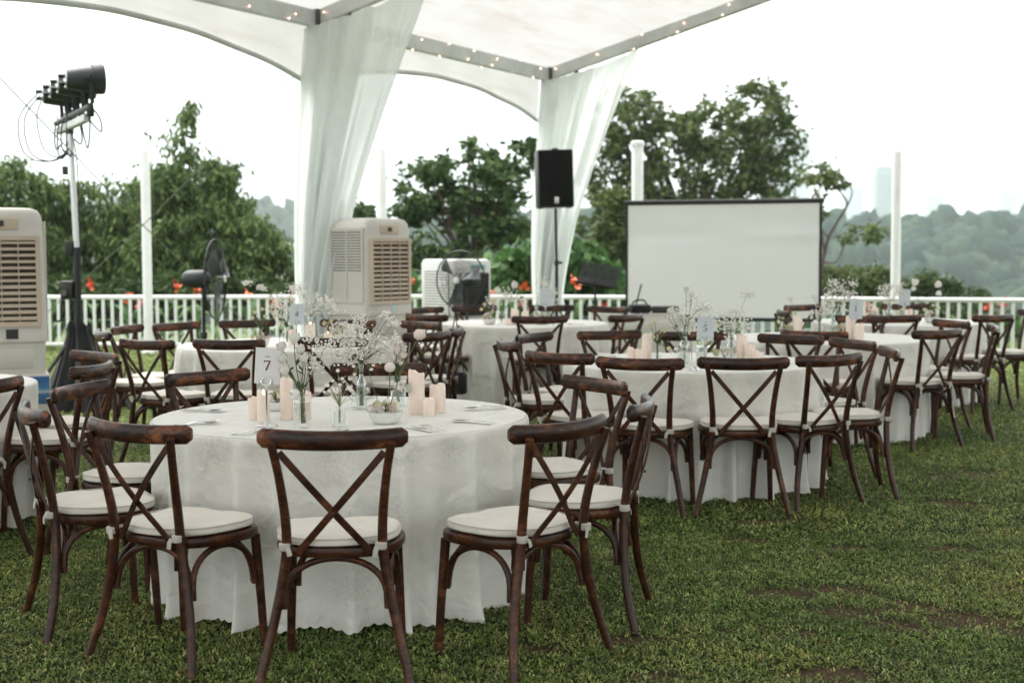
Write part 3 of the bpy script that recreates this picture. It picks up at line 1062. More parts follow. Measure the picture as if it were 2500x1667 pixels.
tr('tall_tree', 'tall olive-leaved tree with sky showing through behind the screen', 1700, 36,
   [bl(1530, 290, 36, 1.0, 1.0, 0.75), bl(1470, 400, 36, 0.7, 1, 1.0), bl(1640, 350, 36, 0.95, 1, 0.85), bl(1740, 320, 36, 0.85, 1, 0.85), bl(1850, 270, 36, 0.72, 1, 0.75), bl(1880, 370, 36, 0.75, 1, 0.8), bl(1760, 430, 36, 1.2, 1, 0.75), bl(1610, 470, 36, 1.0, 1, 0.7), bl(1890, 450, 36, 0.6, .9, 0.7), bl(1850, 215, 36, .22, .3, .25), bl(1480, 560, 36, .8, 1, 1.0)], 15500, 520, 0.135, 0.175, 'leaf_olive', 33, droop=0.15, aspect=2.0, limbs=60, trunk=0.16)
tr('bushy_shrub', 'leafy green shrub with reddish sprigs at the left edge of the screen', 1490, 24.5,
   [bl(1490, 590, 24.5, 0.33, .4, 0.55), bl(1500, 500, 24.5, 0.24, .3, .35), bl(1480, 690, 24.5, 0.4, .4, 0.4)], 3600, 70, 0.10, 0.13, 'leaf_olive', 34, trunk=0.04, cat='shrub')
tr('vine_thicket', 'bright green large-leaved vine thicket behind the music stand', 1360, 23.8,
   [bl(1280, 650, 23.8, 0.62, .5, 0.40), bl(1400, 660, 23.8, 0.6, .5, 0.42), bl(1490, 690, 23.8, .4, .5, .35), bl(1210, 690, 23.8, .45, .5, .3), bl(1390, 610, 24, .3, .4, .22)], 2300, 120, 0.12, 0.20, 'leaf_bright', 35, droop=0.5, aspect=1.15, trunk=0.04, cat='shrub')
tr('sparse_tree', 'sparse crooked tree at the right edge of the screen', 1995, 30,
   [bl(2000, 425, 30, 0.34, .4, 0.28), bl(2045, 440, 30, 0.2, .3, 0.14), bl(2105, 562, 30, 0.32, .4, 0.10), bl(2150, 575, 30, .18, .3, .16), bl(2060, 580, 30, .18, .3, .1), bl(1990, 500, 30, .2, .3, .3)], 620, 40, 0.09, 0.17, 'leaf_olive', 36, limbs=0, trunk=0.02, shell=0.7)
_st = [o for o in bpy.data.objects if o.name.startswith('sparse_tree')][0]
_b = Vector(_st.location)
def _bp(*q):
    return smoothpath([Vector(pt(a, b, 30)) - _b for a, b in q], 4)
_mb = MB()
for q, r0, r1 in (([(1996, 780), (2000, 690), (2012, 620), (2022, 580), (2044, 540), (2066, 500), (2050, 470), (2036, 430)], .050, .012), ([(2066, 505), (2078, 470), (2062, 440), (2045, 425)], .018, .006), ([(2012, 625), (2004, 560), (1996, 500), (2000, 430), (1992, 400)], .028, .007), ([(2008, 640), (2040, 640), (2058, 605), (2052, 590), (2080, 575), (2110, 560), (2160, 565)], .022, .006), ([(2004, 660), (2040, 655), (2062, 620)], .012, .005), ([(2022, 582), (2000, 555), (1990, 545)], .016, .006), ([(2120, 562), (2140, 585), (2146, 610)], .008, .004)):
    _p = _bp(*q)
    _mb.tube(_p, [r0 + (r1 - r0) * i / (len(_p) - 1) for i in range(len(_p))], 6)
obj('branch', _mb, 'bark', _st)
tr('round_bush', 'brownish rounded bush right of the screen', 2080, 32,
   [bl(2070, 700, 32, 0.85, .7, 0.40), bl(2140, 690, 32, 0.4, .6, 0.32), bl(2010, 690, 32, 0.4, .6, 0.4)], 6500, 110, 0.13, 0.13, 'leaf_olive', 37, trunk=0.06, cat='shrub')
tr('round_bush', 'dark green domed bush right of the right-hand white post', 2290, 33,
   [bl(2270, 715, 33, 0.7, .7, 0.48), bl(2350, 735, 33, 0.55, .6, 0.35), bl(2215, 725, 33, 0.4, .6, .4)], 6500, 110, 0.12, 0.12, 'leaf_dark', 38, trunk=0.06, cat='shrub')
tr('dark_shrub', 'low dark shrub below the far right of the fence', 2420, 30,
   [bl(2420, 790, 30, 1.0, .6, .35), bl(2300, 780, 30, .8, .6, .3), bl(2150, 775, 30, .9, .6, .3)], 4000, 90, 0.14, 0.15, 'leaf_dark', 39, trunk=0.05, cat='shrub')
tr('dark_shrub', 'low dark shrub behind the middle of the fence', 1150, 24.6,
   [bl(900, 735, 24.6, 1.2, .5, .4), bl(1150, 730, 24.6, 1.2, .5, .4), bl(1400, 740, 24.6, 1.2, .5, .35), bl(1060, 650, 25.2, .9, .5, .5), bl(820, 660, 25.5, .8, .5, .5)], 7500, 170, 0.13, 0.16, 'leaf_dark', 40, trunk=0.05, cat='shrub')

# large leaves, each its own piece
def big_leaf(name, L, W, bend, seed=0):
    vs, fs = [], []
    n = 8
    for i in range(n + 1):
        t = i / n
        w = W * (math.sin(math.pi * min(1, t * 0.93 + 0.05)) ** 0.75) * 0.5
        z = L * (t - bend * t * t * 0.55)
        y = -L * bend * t * t * 0.8
        wob = 0.06 * W * math.sin(seed + t * 17)
        vs += [(-w, y + 0.25 * w + wob, z), (0, y, z), (w, y + 0.25 * w - wob, z)]
    for i in range(n):
        a = i * 3
        fs += [(a, a + 1, a + 4, a + 3), (a + 1, a + 2, a + 5, a + 4)]
    me = bpy.data.meshes.new(name)
    me.from_pydata(vs, [], fs)
    finish(me, 180)
    return me
BL = [big_leaf('leaf', 1.0, 0.30, b, s) for b, s in ((0.25, 1), (0.55, 2), (0.9, 3))]
for me_ in BL:
    me_.materials.append(M['leaf_banana'])

def banana(label, px, d, ztop, leaves, seed):
    x = (px - 1250) * PX * d
    z0 = gz(x, d)
    g = random.Random(seed)
    root = thing('banana_plant', label, 'plant', (x, d, z0), 0, 'banana plants behind the fence')
    H = ztop - z0
    obj('stem', MB().tube([(0, 0, 0), (0.03, 0, H * 0.3), (0, 0, H * 0.62)], [0.09, 0.075, 0.05], 10), 'leaf_bright', root)
    for i in range(leaves):
        s = H * g.uniform(0.40, 0.55)
        obj('leaf', BL[i % 3], None, root, (0, 0, H * g.uniform(0.38, 0.52)), (R(g.uniform(8, 34)), R(g.uniform(-8, 8)), R(i * 360 / leaves + g.uniform(-25, 25))), (s * 1.05, s, s * 0.92))
    return root
banana('pale banana plant between the two evaporative coolers', 1010, 22.6, 1.55, 6, 1)
banana('banana plant with one leaf left of the left drape', 742, 23.0, 1.62, 5, 2)
banana('low banana plant behind the white cooler', 1075, 23.2, 1.32, 5, 3)

# canna lilies along the fence
CL = [big_leaf('leaf', 0.42, 0.15, b, s) for b, s in ((0.3, 4), (0.7, 5), (1.0, 6))]
for me_ in CL:
    me_.materials.append(M['leaf_bright'])
def canna_flower(seed):
    mb = MB()
    g = random.Random(seed)
    for i in range(8):
        a = i * 2.4
        l_ = g.uniform(0.05, 0.085)
        tl = g.uniform(0.4, 1.2)
        d = Vector((math.cos(a) * math.sin(tl), math.sin(a) * math.sin(tl), math.cos(tl)))
        s = d.cross(Vector((0, 0, 1))).normalized() * 0.030
        b0 = Vector((0, 0, g.uniform(-0.05, 0.05)))
        q = d.cross(s).normalized() * 0.014
        mb.add([b0, b0 + d * l_ * 0.55 + s + q, b0 + d * l_, b0 + d * l_ * 0.55 - s + q], [(0, 1, 2), (0, 2, 3)])
    return mb.mesh('flower', 180)
FL = []
for i in range(4):
    for mt in ('petal_orange', 'petal_red', 'petal_orange'):
        me_ = canna_flower(i * 7 + len(FL))
        me_.materials.append(M[mt])
        FL.append(me_)
CS = MB().tube([(0, 0, 0), (0.01, 0, 0.5), (0, 0.01, 1.0)], [0.012, 0.009, 0.006], 6).mesh('stem')
CS.materials.append(M['leaf_bright'])

# ------------------------------------------------------------------ white fence on the edge of the lawn
FP = [(-10.5, 20.95), (-5.2, 20.55), (-1.0, 20.4), (1.6, 19.85), (6.9, 18.15), (9.5, 17.3)]
def fence_point(s):
    d = 0.0
    for a, b in zip(FP, FP[1:]):
        L = math.hypot(b[0] - a[0], b[1] - a[1])
        if s <= d + L:
            t = (s - d) / L
            return a[0] + (b[0] - a[0]) * t, a[1] + (b[1] - a[1]) * t, math.atan2(b[1] - a[1], b[0] - a[0])
        d += L
    return FP[-1][0], FP[-1][1], math.atan2(FP[-1][1] - FP[-2][1], FP[-1][0] - FP[-2][0])
FLEN = sum(math.hypot(b[0] - a[0], b[1] - a[1]) for a, b in zip(FP, FP[1:]))
fence = thing('fence', 'low white painted railing with upright balusters along the lawn edge', 'fence', (0, 20, 0))
for a, b in zip(FP, FP[1:]):
    A, B = Vector((a[0], a[1] - 20, 0)), Vector((b[0], b[1] - 20, 0))
    dirn = (B - A).normalized()
    obj('top_rail', MB().tube([A - dirn * .005 + Vector((0, 0, .785)), B + dirn * .005 + Vector((0, 0, .785))], 0.033, 10), 'white_paint', fence)
    obj('bottom_rail', MB().tube([A - dirn * .005 + Vector((0, 0, .105)), B + dirn * .005 + Vector((0, 0, .105))], 0.028, 10), 'white_paint', fence)
bal = MB().tube([(0, 0, 0.10), (0, 0, 0.775)], 0.0235, 8).mesh('baluster')
bal.materials.append(M['white_paint'])
foot = MB().tube([(0, 0, -0.03), (0, 0, 0.10)], 0.024, 8).mesh('foot')
foot.materials.append(M['white_paint'])
s, i = 0.05, 0
while s < FLEN - 0.05:
    x, y, a = fence_point(s)
    obj('baluster', bal, None, fence, (x, y - 20, 0))
    if i % 9 == 4:
        obj('foot', foot, None, fence, (x, y - 20, 0))
    s += 0.1335
    i += 1

def white_post(label, px, d, ytop, r, cap=False):
    x, _, z = pt(px, ytop, d)
    t = thing('white_post', label, 'post', (x, d, 0), 0, 'tall white posts along the fence')
    obj('shaft', MB().lathe([(r, -0.05), (r, z - 0.02), (r * 0.93, z)], 20), 'white_paint', t)
    obj('base_plate', MB().box(-r * 1.5, r * 1.5, -r * 1.5, r * 1.5, 0.0, 0.03, bev=0.008), 'white_paint', t)
    if cap:
        obj('cap', MB().lathe([(r * 0.9, z - 0.03), (r * 1.18, z - 0.025), (r * 1.18, z + 0.03), (r * 0.9, z + 0.045)], 20), 'white_paint', t)
    return t
white_post('tall white post at left, before the weeping trees', 361, 20.2, 370, 0.066)
white_post('tall white post rising above the big centre cooler', 936, 20.1, 368, 0.062)
white_post('thick capped white post behind the top left corner of the screen', 1556, 19.6, 355, 0.080, True)
white_post('tall white post at right, before the hazy ridge', 2186, 18.9, 372, 0.063)

# canna plants just behind the fence
g_ = random.Random(3)
CANNA = []
s = 1.2
while s < FLEN - 0.6:
    x, y, a = fence_point(s)
    if x < 3.2 or g_.random() < 0.45:
        CANNA.append((x + g_.uniform(-.15, .15), y + g_.uniform(.35, 1.3)))
    s += g_.uniform(0.22, 0.42)
WHERE = ['left of the lighting stand', 'between lighting stand and left white post', 'between left white post and left drape', 'near the big centre cooler', 'behind the far centre table', 'below the music stand', 'behind the projection screen', 'right of the projection screen', 'at the far right of the fence']
def where(x, y):
    px = 1250 + x / y * 3472
    for lim, w in zip((195, 361, 760, 1010, 1300, 1530, 2000, 2200, 9999), WHERE):
        if px < lim:
            return w
cnt = {}
for i, (x, y) in enumerate(CANNA):
    w = where(x, y)
    cnt[w] = cnt.get(w, 0) + 1
    H = g_.uniform(0.60, 0.95) if x < 1.2 else g_.uniform(0.50, 0.66)
    hasf = g_.random() < (0.62 if x < 1.2 else 0.30)
    ordw = ['first', 'second', 'third', 'fourth', 'fifth', 'sixth', 'seventh', 'eighth', 'ninth', 'tenth', 'eleventh', 'twelfth'][min(cnt[w], 12) - 1]
    t = thing('canna_lily', (ordw + (' canna lily from the left, orange-flowered, ' if hasf else ' canna lily from the left, leaves only, ')) + w, 'plant', (x, y, gz(x, y) - 0.01), g_.uniform(0, 6.28), 'canna lilies behind the railing')
    obj('stem', CS, None, t, None, (R(g_.uniform(-6, 6)), R(g_.uniform(-6, 6)), 0), (1, 1, H))
    for k in range(5):
        sc = g_.uniform(0.85, 1.35)
        obj('leaf', CL[k % 3], None, t, (0, 0, H * (0.10 + 0.13 * k)), (R(g_.uniform(15, 45)), 0, R(k * 137 + g_.uniform(-20, 20))), (sc, sc, sc))
    if hasf:
        for k in range(2):
            f = obj('flower', FL[g_.randrange(len(FL))], None, t, (g_.uniform(-.04, .04), g_.uniform(-.04, .04), H * 1.0 + k * 0.07), (0, 0, g_.uniform(0, 6)), (1.15,) * 3)

# ------------------------------------------------------------------ the air over the valley
haze_m, hn, hl, hb, ho = new_mat('haze_air')
hn.remove(hb)
pv = hn.new('ShaderNodeVolumePrincipled')
pv.inputs['Color'].default_value = (0.86, 0.955, 1.0, 1)
pv.inputs['Density'].default_value = 0.00037
pv.inputs['Anisotropy'].default_value = 0.15
hl.new(pv.outputs[0], ho.inputs['Volume'])
haze = obj('haze', MB().box(-2700, 2700, -300, 2700, -52, 150).mesh('haze', 0), haze_m)
tag(haze, 'pale blue haze hanging over the valley', 'haze', kind='stuff')

# ------------------------------------------------------------------ marquee: aluminium frames, translucent roof, arched valances
SX, SY = 0.466, 0.885                 # along the side of the tent (away from the camera)
TX, TY = 0.885, -0.466                # across the tent (to the right)
LEG1 = (-1.89, 14.0)
BAY, EAVE, PITCH, HALF = 5.09, 3.70, 0.265, 6.0
def tp(s, t, z):
    return Vector((LEG1[0] + SX * s + TX * t, LEG1[1] + SY * s + TY * t, z))
def roof_z(t):
    return EAVE + PITCH * (HALF - abs(t - HALF))
FRAMES = [-3 * BAY, -2 * BAY, -BAY, 0.0, BAY]
tent = thing('marquee', 'white translucent marquee on an aluminium frame arching over the tables', 'tent', (LEG1[0], LEG1[1], 0))
O = Vector((LEG1[0], LEG1[1], 0))
def bar(a, b, w, h):
    d = (b - a).normalized()
    side = d.cross(Vector((0, 0, 1)))
    side = side.normalized() if side.length > 1e-4 else Vector((SX, SY, 0))
    return MB().ribbon([a - O, b - O], side, w, h)
for s in FRAMES:
    for t in (0.0, 2 * HALF):
        obj('leg', MB().ribbon([tp(s, t, 0.0) - O, tp(s, t, EAVE - 0.02) - O], (SX, SY, 0), 0.10, 0.10), 'alu', tent)
        obj('base_plate', MB().box(-0.14, 0.14, -0.14, 0.14, 0, 0.014), 'alu_dark', tent, tp(s, t, 0) - O)
        gs = MB().ribbon([tp(s, t + (.42 if t == 0 else -.42), roof_z(.42) - 0.09) - O, tp(s, t, EAVE - 0.48) - O], (SX, SY, 0), 0.05, 0.05)
        obj('knee_brace', gs, 'alu_dark', tent)
    for t0, t1 in ((0.0, HALF), (2 * HALF, HALF)):
        a, b = tp(s, t0, EAVE), tp(s, t1, roof_z(t1))
        d = (b - a).normalized()
        obj('rafter', bar(a - d * 0.04, b, 0.08, 0.15), 'alu', tent)
    obj('corner_fitting', MB().box(-0.075, 0.075, -0.075, 0.075, EAVE - 0.12, EAVE + 0.09, bev=0.012), 'alu_dark', tent, tp(s, 0, 0) - O, (0, 0, math.atan2(SY, SX)))
for s0, s1 in zip(FRAMES, FRAMES[1:]):
    for t, z in ((0.0, EAVE), (2 * HALF, EAVE), (HALF, roof_z(HALF) + 0.02)):
        obj('eave_beam' if t != HALF else 'ridge_beam', bar(tp(s0 + 0.05, t, z), tp(s1 - 0.05, t, z), 0.08, 0.165), 'alu', tent)
    if True:
        obj('purlin', bar(tp(s0 + 0.05, HALF * 0.55, roof_z(HALF * 0.55) + 0.02), tp(s1 - 0.05, HALF * 0.55, roof_z(HALF * 0.55) + 0.02), 0.05, 0.05), 'alu', tent)

def sheet(name, fn, nu, nv, uvs=(1, 1)):
    U, Vv = np.meshgrid(np.linspace(0, 1, nu + 1), np.linspace(0, 1, nv + 1))
    P = fn(U.ravel(), Vv.ravel())
    ix = np.arange((nu + 1) * (nv + 1)).reshape(nv + 1, nu + 1)
    F = np.stack([ix[:-1, :-1].ravel(), ix[:-1, 1:].ravel(), ix[1:, 1:].ravel(), ix[1:, :-1].ravel()], 1)
    return npmesh(name, P, F, smooth=True, uv=np.stack([U.ravel() * uvs[0], Vv.ravel() * uvs[1]], 1))

def tpn(s, t, z):
    return np.stack([LEG1[0] + SX * s + TX * t - O.x, LEG1[1] + SY * s + TY * t - O.y, z], 1)
for i, (s0, s1) in enumerate(zip(FRAMES, FRAMES[1:])):
    for side in (0, 1):
        def fn(u, v, s0=s0, s1=s1, side=side):
            s = s0 + (s1 - s0) * u
            t = -0.12 + v * (HALF + 0.12)
            z = EAVE + PITCH * t + 0.085 - 0.05 * np.sin(np.pi * u) * np.sin(np.pi * np.clip(v, 0, 1)) + 0.006 * np.sin(u * 37 + v * 9) * np.sin(v * 11 + i)
            return tpn(s, t if side == 0 else 2 * HALF - t, z)
        obj('roof_panel', sheet('roof_panel', fn, 24, 24, (BAY, HALF)), 'tent', tent)
    for t in (0.0, 2 * HALF):
        def drop(u):
            return 0.34 + 0.30 * (2 * u - 1) ** 2
        def fv(u, v, s0=s0, s1=s1, t=t):
            s = s0 + 0.02 + (s1 - s0 - 0.04) * u
            d = drop(u) * v
            out = (-0.11 - 0.03 * v + 0.012 * np.sin(u * 30) * v) * (1 if t == 0 else -1)
            return tpn(s, t + out, EAVE + 0.06 - d)
        obj('valance', sheet('valance', fv, 40, 6, (BAY, 0.6)), 'valance', tent)
        us = np.linspace(0, 1, 33)
        pth = fv(us, np.ones_like(us))
        obj('hem_tube', MB().tube([tuple(p) for p in pth], 0.026, 8), 'alu', tent)

# fairy lights wound along the beams and rafters
bulb_me = MB().sphere((0, 0, 0), 0.0058, 8, 6).mesh('bulb', 180)
bulb_me.materials.append(M['bulb'])
def fairy(label, a, b, n, seed):
    g = random.Random(seed)
    root = thing('fairy_lights', label, 'string lights', tuple(a), 0, 'fairy lights wound on the tent frame')
    d = b - a
    side = d.cross(Vector((0, 0, 1))).normalized()
    up = side.cross(d).normalized()
    path = []
    for i in range(n * 4 + 1):
        t = i / (n * 4)
        w = t * n * 0.5 * math.pi
        path.append(d * t + side * (0.055 * math.cos(w)) + up * (0.085 * math.sin(w)))
    obj('wire', MB().tube(path, 0.0022, 4), 'white_paint', root)
    for i in range(n):
        k = min(len(path) - 1, max(0, int((i + g.uniform(0.1, .9)) * 4)))
        p = path[k]
        obj('bulb', bulb_me, None, root, p + side * (0.012 * math.copysign(1, p.dot(side))) + up * g.uniform(-.02, .01))
    return root
E1 = EAVE
fairy('fairy lights along the near eave beam left of the big drape', tp(-BAY + .1, 0, E1), tp(-.1, 0, E1), 30, 1)
fairy('fairy lights along the far eave beam between the two drapes', tp(.1, 0, E1), tp(BAY - .1, 0, E1), 34, 2)
fairy('fairy lights along the rafter over the far drape', tp(BAY, .1, roof_z(.1)), tp(BAY, 5.9, roof_z(5.9)), 40, 3)
fairy('fairy lights along the rafter over the near drape', tp(0, .1, roof_z(.1)), tp(0, 5.9, roof_z(5.9)), 40, 4)

# sheer drapes gathered to the legs
def drape(label, s, seed, width=1.42):
    g = np.random.default_rng(seed)
    ph = g.uniform(0, 6.28, 8)
    base = tp(s, 0, 0)
    def fn(u, v):
        z_top = EAVE - 0.10 + PITCH * u * width * 0.93
        zb = 0.12
        z = z_top + (zb - z_top) * v
        k = np.clip(v / 0.80, 0, 1)
        wv = width * (1 - k) ** 1.12 + 0.34 * k ** 0.8
        t = -0.07 - 0.10 * np.sin(np.pi * np.clip(v * 1.05, 0, 1)) + wv * u
        amp = (0.034 + 0.075 * k) * (0.4 + 0.6 * np.minimum(1, v * 4))
        off = amp * (np.sin(2 * np.pi * 4.5 * u + ph[0] + 0.8 * v) + 0.45 * np.sin(2 * np.pi * 9 * u + ph[1] - v) + 0.3 * np.sin(2 * np.pi * 2.3 * u + ph[2] + 2 * v))
        sag = 0.05 * np.sin(np.pi * u) * (1 - v)
        return np.stack([TX * t + SX * (off - 0.09), TY * t + SY * (off - 0.09), z - sag], 1)
    root = thing('drape', label, 'drape', tuple(base), 0, 'sheer drapes on the tent legs')
    obj('panel', sheet('panel', fn, 130, 40), 'sheer', root)
    def fn2(u, v):
        p = fn(0.02 + u * 0.55, v)
        return p - np.array([SX, SY, 0]) * 0.06 + np.stack([0.02 * np.sin(u * 40), 0 * u, 0 * u], 1)
    obj('lining', sheet('lining', fn2, 70, 30), 'sheer', root)
    return root
drape('large sheer white drape on the near tent leg', 0.0, 1)
drape('sheer white drape on the far tent leg behind the loudspeaker', BAY, 2, 1.36)
drape('edge of a sheer white drape in the top left corner', -BAY, 3)

def rope(label, a, b, r=0.006):
    a, b = Vector(a), Vector(b)
    root = thing('guy_rope', label, 'rope', tuple(b), 0, 'guy ropes of the marquee')
    obj('line', MB().tube([a - b, (a - b) * 0.5 - Vector((0, 0, .05)), (0, 0, 0.05)], r, 5), 'rope', root)
    obj('peg', MB().tube([(0, 0, -.05), (0, 0, .16)], 0.012, 6), 'alu_dark', root)
rope('guy rope from the near tent leg down to the left', tp(0, -.1, 3.3), (-7.0, 19.4, 0))
rope('guy rope crossing behind the lighting stand from the upper left', tp(-BAY, -.1, 3.62), (-3.35, 20.0, 0))

# ------------------------------------------------------------------ cross-back chair (built once, copied)
def rail_y(x):
    return -0.030 - 0.052 * (1 - (x / 0.25) ** 2)

def outline(y, n=48, a=0.222, b=0.205, e=2.9, cy_=0.205, grow=0.0):
    pts = []
    for i in range(n):
        t = 2 * math.pi * i / n
        c, s = math.cos(t), math.sin(t)
        x = math.copysign(abs(c) ** (2 / e), c)
        yy = math.copysign(abs(s) ** (2 / e), s)
        taper = 1.0 + 0.055 * yy - 0.06 * max(0, -yy) ** 2
        pts.append(((a + grow) * x * taper, cy_ + (b + grow) * yy))
    return pts

def stack_outline(rings, n=48, noise_amp=0.0, seed=0):
    """rings of (grow, z); closes top and bottom"""
    vs, fs = [], []
    g = random.Random(seed)
    for (gr, z) in rings:
        for (x, y) in outline(0, n, grow=gr):
            vs.append((x, y, z))
    m = len(rings)
    for i in range(m - 1):
        for k in range(n):
            fs.append((i * n + k, i * n + (k + 1) % n, (i + 1) * n + (k + 1) % n, (i + 1) * n + k))
    fs.append(tuple(range(n - 1, -1, -1)))
    fs.append(tuple((m - 1) * n + k for k in range(n)))
    return vs, fs

def make_chair():
    root = thing('crossback_chair', 'chair', 'chair')
    # top rail: thick, bowed backwards, rounded section
    xs = np.linspace(-0.25, 0.25, 29)
    vs, fs, ns = [], [], 16
    for i, x in enumerate(xs):
        k = abs(x) / 0.25
        end = 1.0 if k < 0.955 else 1.0 - 0.42 * ((k - 0.955) / 0.045) ** 2
        dy = 0.104 * x / 0.0625 * 0.0625 * 2 / 0.5
        tx = Vector((1, 2 * 0.052 * x / 0.0625, 0)).normalized()
        nrm = Vector((-tx.y, tx.x, 0))
        c = Vector((x, rail_y(x), 0.845 - 0.007 * (1 - (x / 0.25) ** 2)))
        for j in range(ns):
            a = 2 * math.pi * j / ns
            ca, sa = math.cos(a), math.sin(a)
            hy = 0.0165 * (math.copysign(abs(ca) ** 0.8, ca)) * (1.15 if ca < 0 else 0.9)
            hz = 0.034 * math.copysign(abs(sa) ** 0.75, sa)
            vs.append(c + nrm * hy * end + Vector((0, 0, hz * end)))
    for i in range(len(xs) - 1):
        for j in range(ns):
            fs.append((i * ns + j, (i + 1) * ns + j, (i + 1) * ns + (j + 1) % ns, i * ns + (j + 1) % ns))
    fs.append(tuple(range(ns)))
    fs.append(tuple((len(xs) - 1) * ns + j for j in range(ns - 1, -1, -1)))
    obj('top_rail', MB().add(vs, fs), 'wood_rail', root)
    # rear legs run up into the back posts
    for s in (-1, 1):
        p = [(0.256, -0.060, 0.0), (0.240, -0.042, 0.07), (0.216, -0.020, 0.17), (0.192, -0.008, 0.28), (0.173, -0.004, 0.38), (0.163, -0.006, 0.46), (0.163, -0.014, 0.54),
             (0.170, -0.032, 0.63), (0.182, -0.056, 0.73), (0.196, -0.078, 0.81), (0.200, -0.083, 0.832)]
        pp = smoothpath([(s * x, y, z) for x, y, z in p], 3)
        obj('rear_leg', MB().tube(pp, [0.0150 + 0.0025 * math.sin(math.pi * min(1, i / (len(pp) - 1) * 1.25)) for i in range(len(pp))], 12), 'wood', root)
        f = smoothpath([(s * 0.205, 0.372, 0.0), (s * 0.198, 0.362, 0.2), (s * 0.190, 0.345, 0.43)], 4)
        obj('front_leg', MB().tube(f, [0.0145 + 0.004 * i / (len(f) - 1) for i in range(len(f))], 12), 'wood', root)
    # crossed flat slats, bowed with the back
    for s in (-1, 1):
        pts = []
        for i in range(13):
            t = i / 12
            x = s * (-0.176 + 0.300 * t)
            z = 0.800 - 0.352 * t
            y = -0.074 * (1 - t) ** 1.0 - 0.004 * t - 0.022 * math.sin(math.pi * t) + (0.0038 if s > 0 else -0.0038) * math.sin(math.pi * t)
            if t > 0.9:
                y -= 0.012 * (t - 0.9) * 10
            pts.append((x, y, z))
        obj('slat', MB().ribbon(pts, lambda i: (0.75 * s * 0 + 0.76, 0.0, 0.65 * s), 0.0245, 0.0065), 'wood', root)
    obj('bolt', MB().lathe([(0.0001, 0.008), (0.005, 0.007), (0.0055, 0.0)], 10, Matrix.Translation((0, -0.064, 0.588)) @ Matrix.Rotation(R(90), 4, 'X')), 'black', root)
    # bent-wood hoops under the seat
    def hoop(a, b, zlow, ztop, inward):
        a, b, inward = Vector(a), Vector(b), Vector(inward)
        pts = [a + Vector((0, 0, zlow - 0.012))]
        for i in range(19):
            t = math.pi * i / 18
            q = 0.5 - 0.5 * math.cos(t)
            k = math.sin(t) ** 0.72
            pts.append(a.lerp(b, q) + Vector((0, 0, zlow + (ztop - zlow) * k)) + inward * k)
        pts.append(b + Vector((0, 0, zlow - 0.012)))
        return MB().tube(pts, 0.0118, 10)
    obj('hoop', hoop((-0.176, 0.012, 0), (0.176, 0.012, 0), 0.262, 0.418, (0, 0.03, 0)), 'wood', root)
    obj('hoop', hoop((-0.172, 0.352, 0), (0.172, 0.352, 0), 0.262, 0.418, (0, -0.02, 0)), 'wood', root)
    for s in (-1, 1):
        obj('hoop', hoop((s * 0.190, 0.022, 0), (s * 0.196, 0.332, 0), 0.262, 0.418, (-s * 0.012, 0, 0)), 'wood', root)
    # seat
    vs, fs = stack_outline([(-0.022, 0.424), (-0.004, 0.426), (0.0, 0.432), (0.002, 0.445), (-0.001, 0.458), (-0.008, 0.462), (-0.03, 0.4625)], 48)
    obj('seat', MB().add(vs, fs), 'wood', root)
    vs, fs = stack_outline([(-0.030, 0.465), (-0.016, 0.466), (-0.008, 0.472), (-0.0065, 0.481), (-0.010, 0.490), (-0.022, 0.496), (-0.05, 0.500), (-0.10, 0.502), (-0.16, 0.503)], 48)
    for i, v in enumerate(vs):                        # uneven stuffing
        x, y, z = v
        if z > 0.47:
            vs[i] = (x, y, z + 0.0045 * math.sin(19 * x + 5) * math.cos(17 * y) + 0.002 * math.sin(47 * x + 31 * y))
    cu = obj('cushion', MB().add(vs, fs), 'cushion', root)
    for gr, z in ((-0.0085, 0.491), (-0.0085, 0.471)):
        obj('piping', MB().tube([(x, y, z + 0.002 * math.sin(19 * x + 5)) for x, y in outline(0, 44, grow=gr)], 0.0028, 5, closed=True), 'piping', cu)
    for s in (-1, 1):
        mb = MB()
        mb.lathe([(0.0185, 0.459), (0.0200, 0.462), (0.0195, 0.472), (0.0205, 0.480), (0.0185, 0.484)], 12, Matrix.Translation((s * 0.163, -0.008, 0)))
        mb.ribbon([(s * 0.152, -0.025, 0.472), (s * 0.146, -0.030, 0.458), (s * 0.143, -0.030, 0.444 if s < 0 else 0.436)], (1, 0.2, 0.1 * s), 0.017, 0.004)
        mb.tube([(s * 0.158, -0.006, 0.478), (s * 0.148, 0.03, 0.482)], 0.006, 6)
        obj('tie', mb, 'tie', cu)
    return root

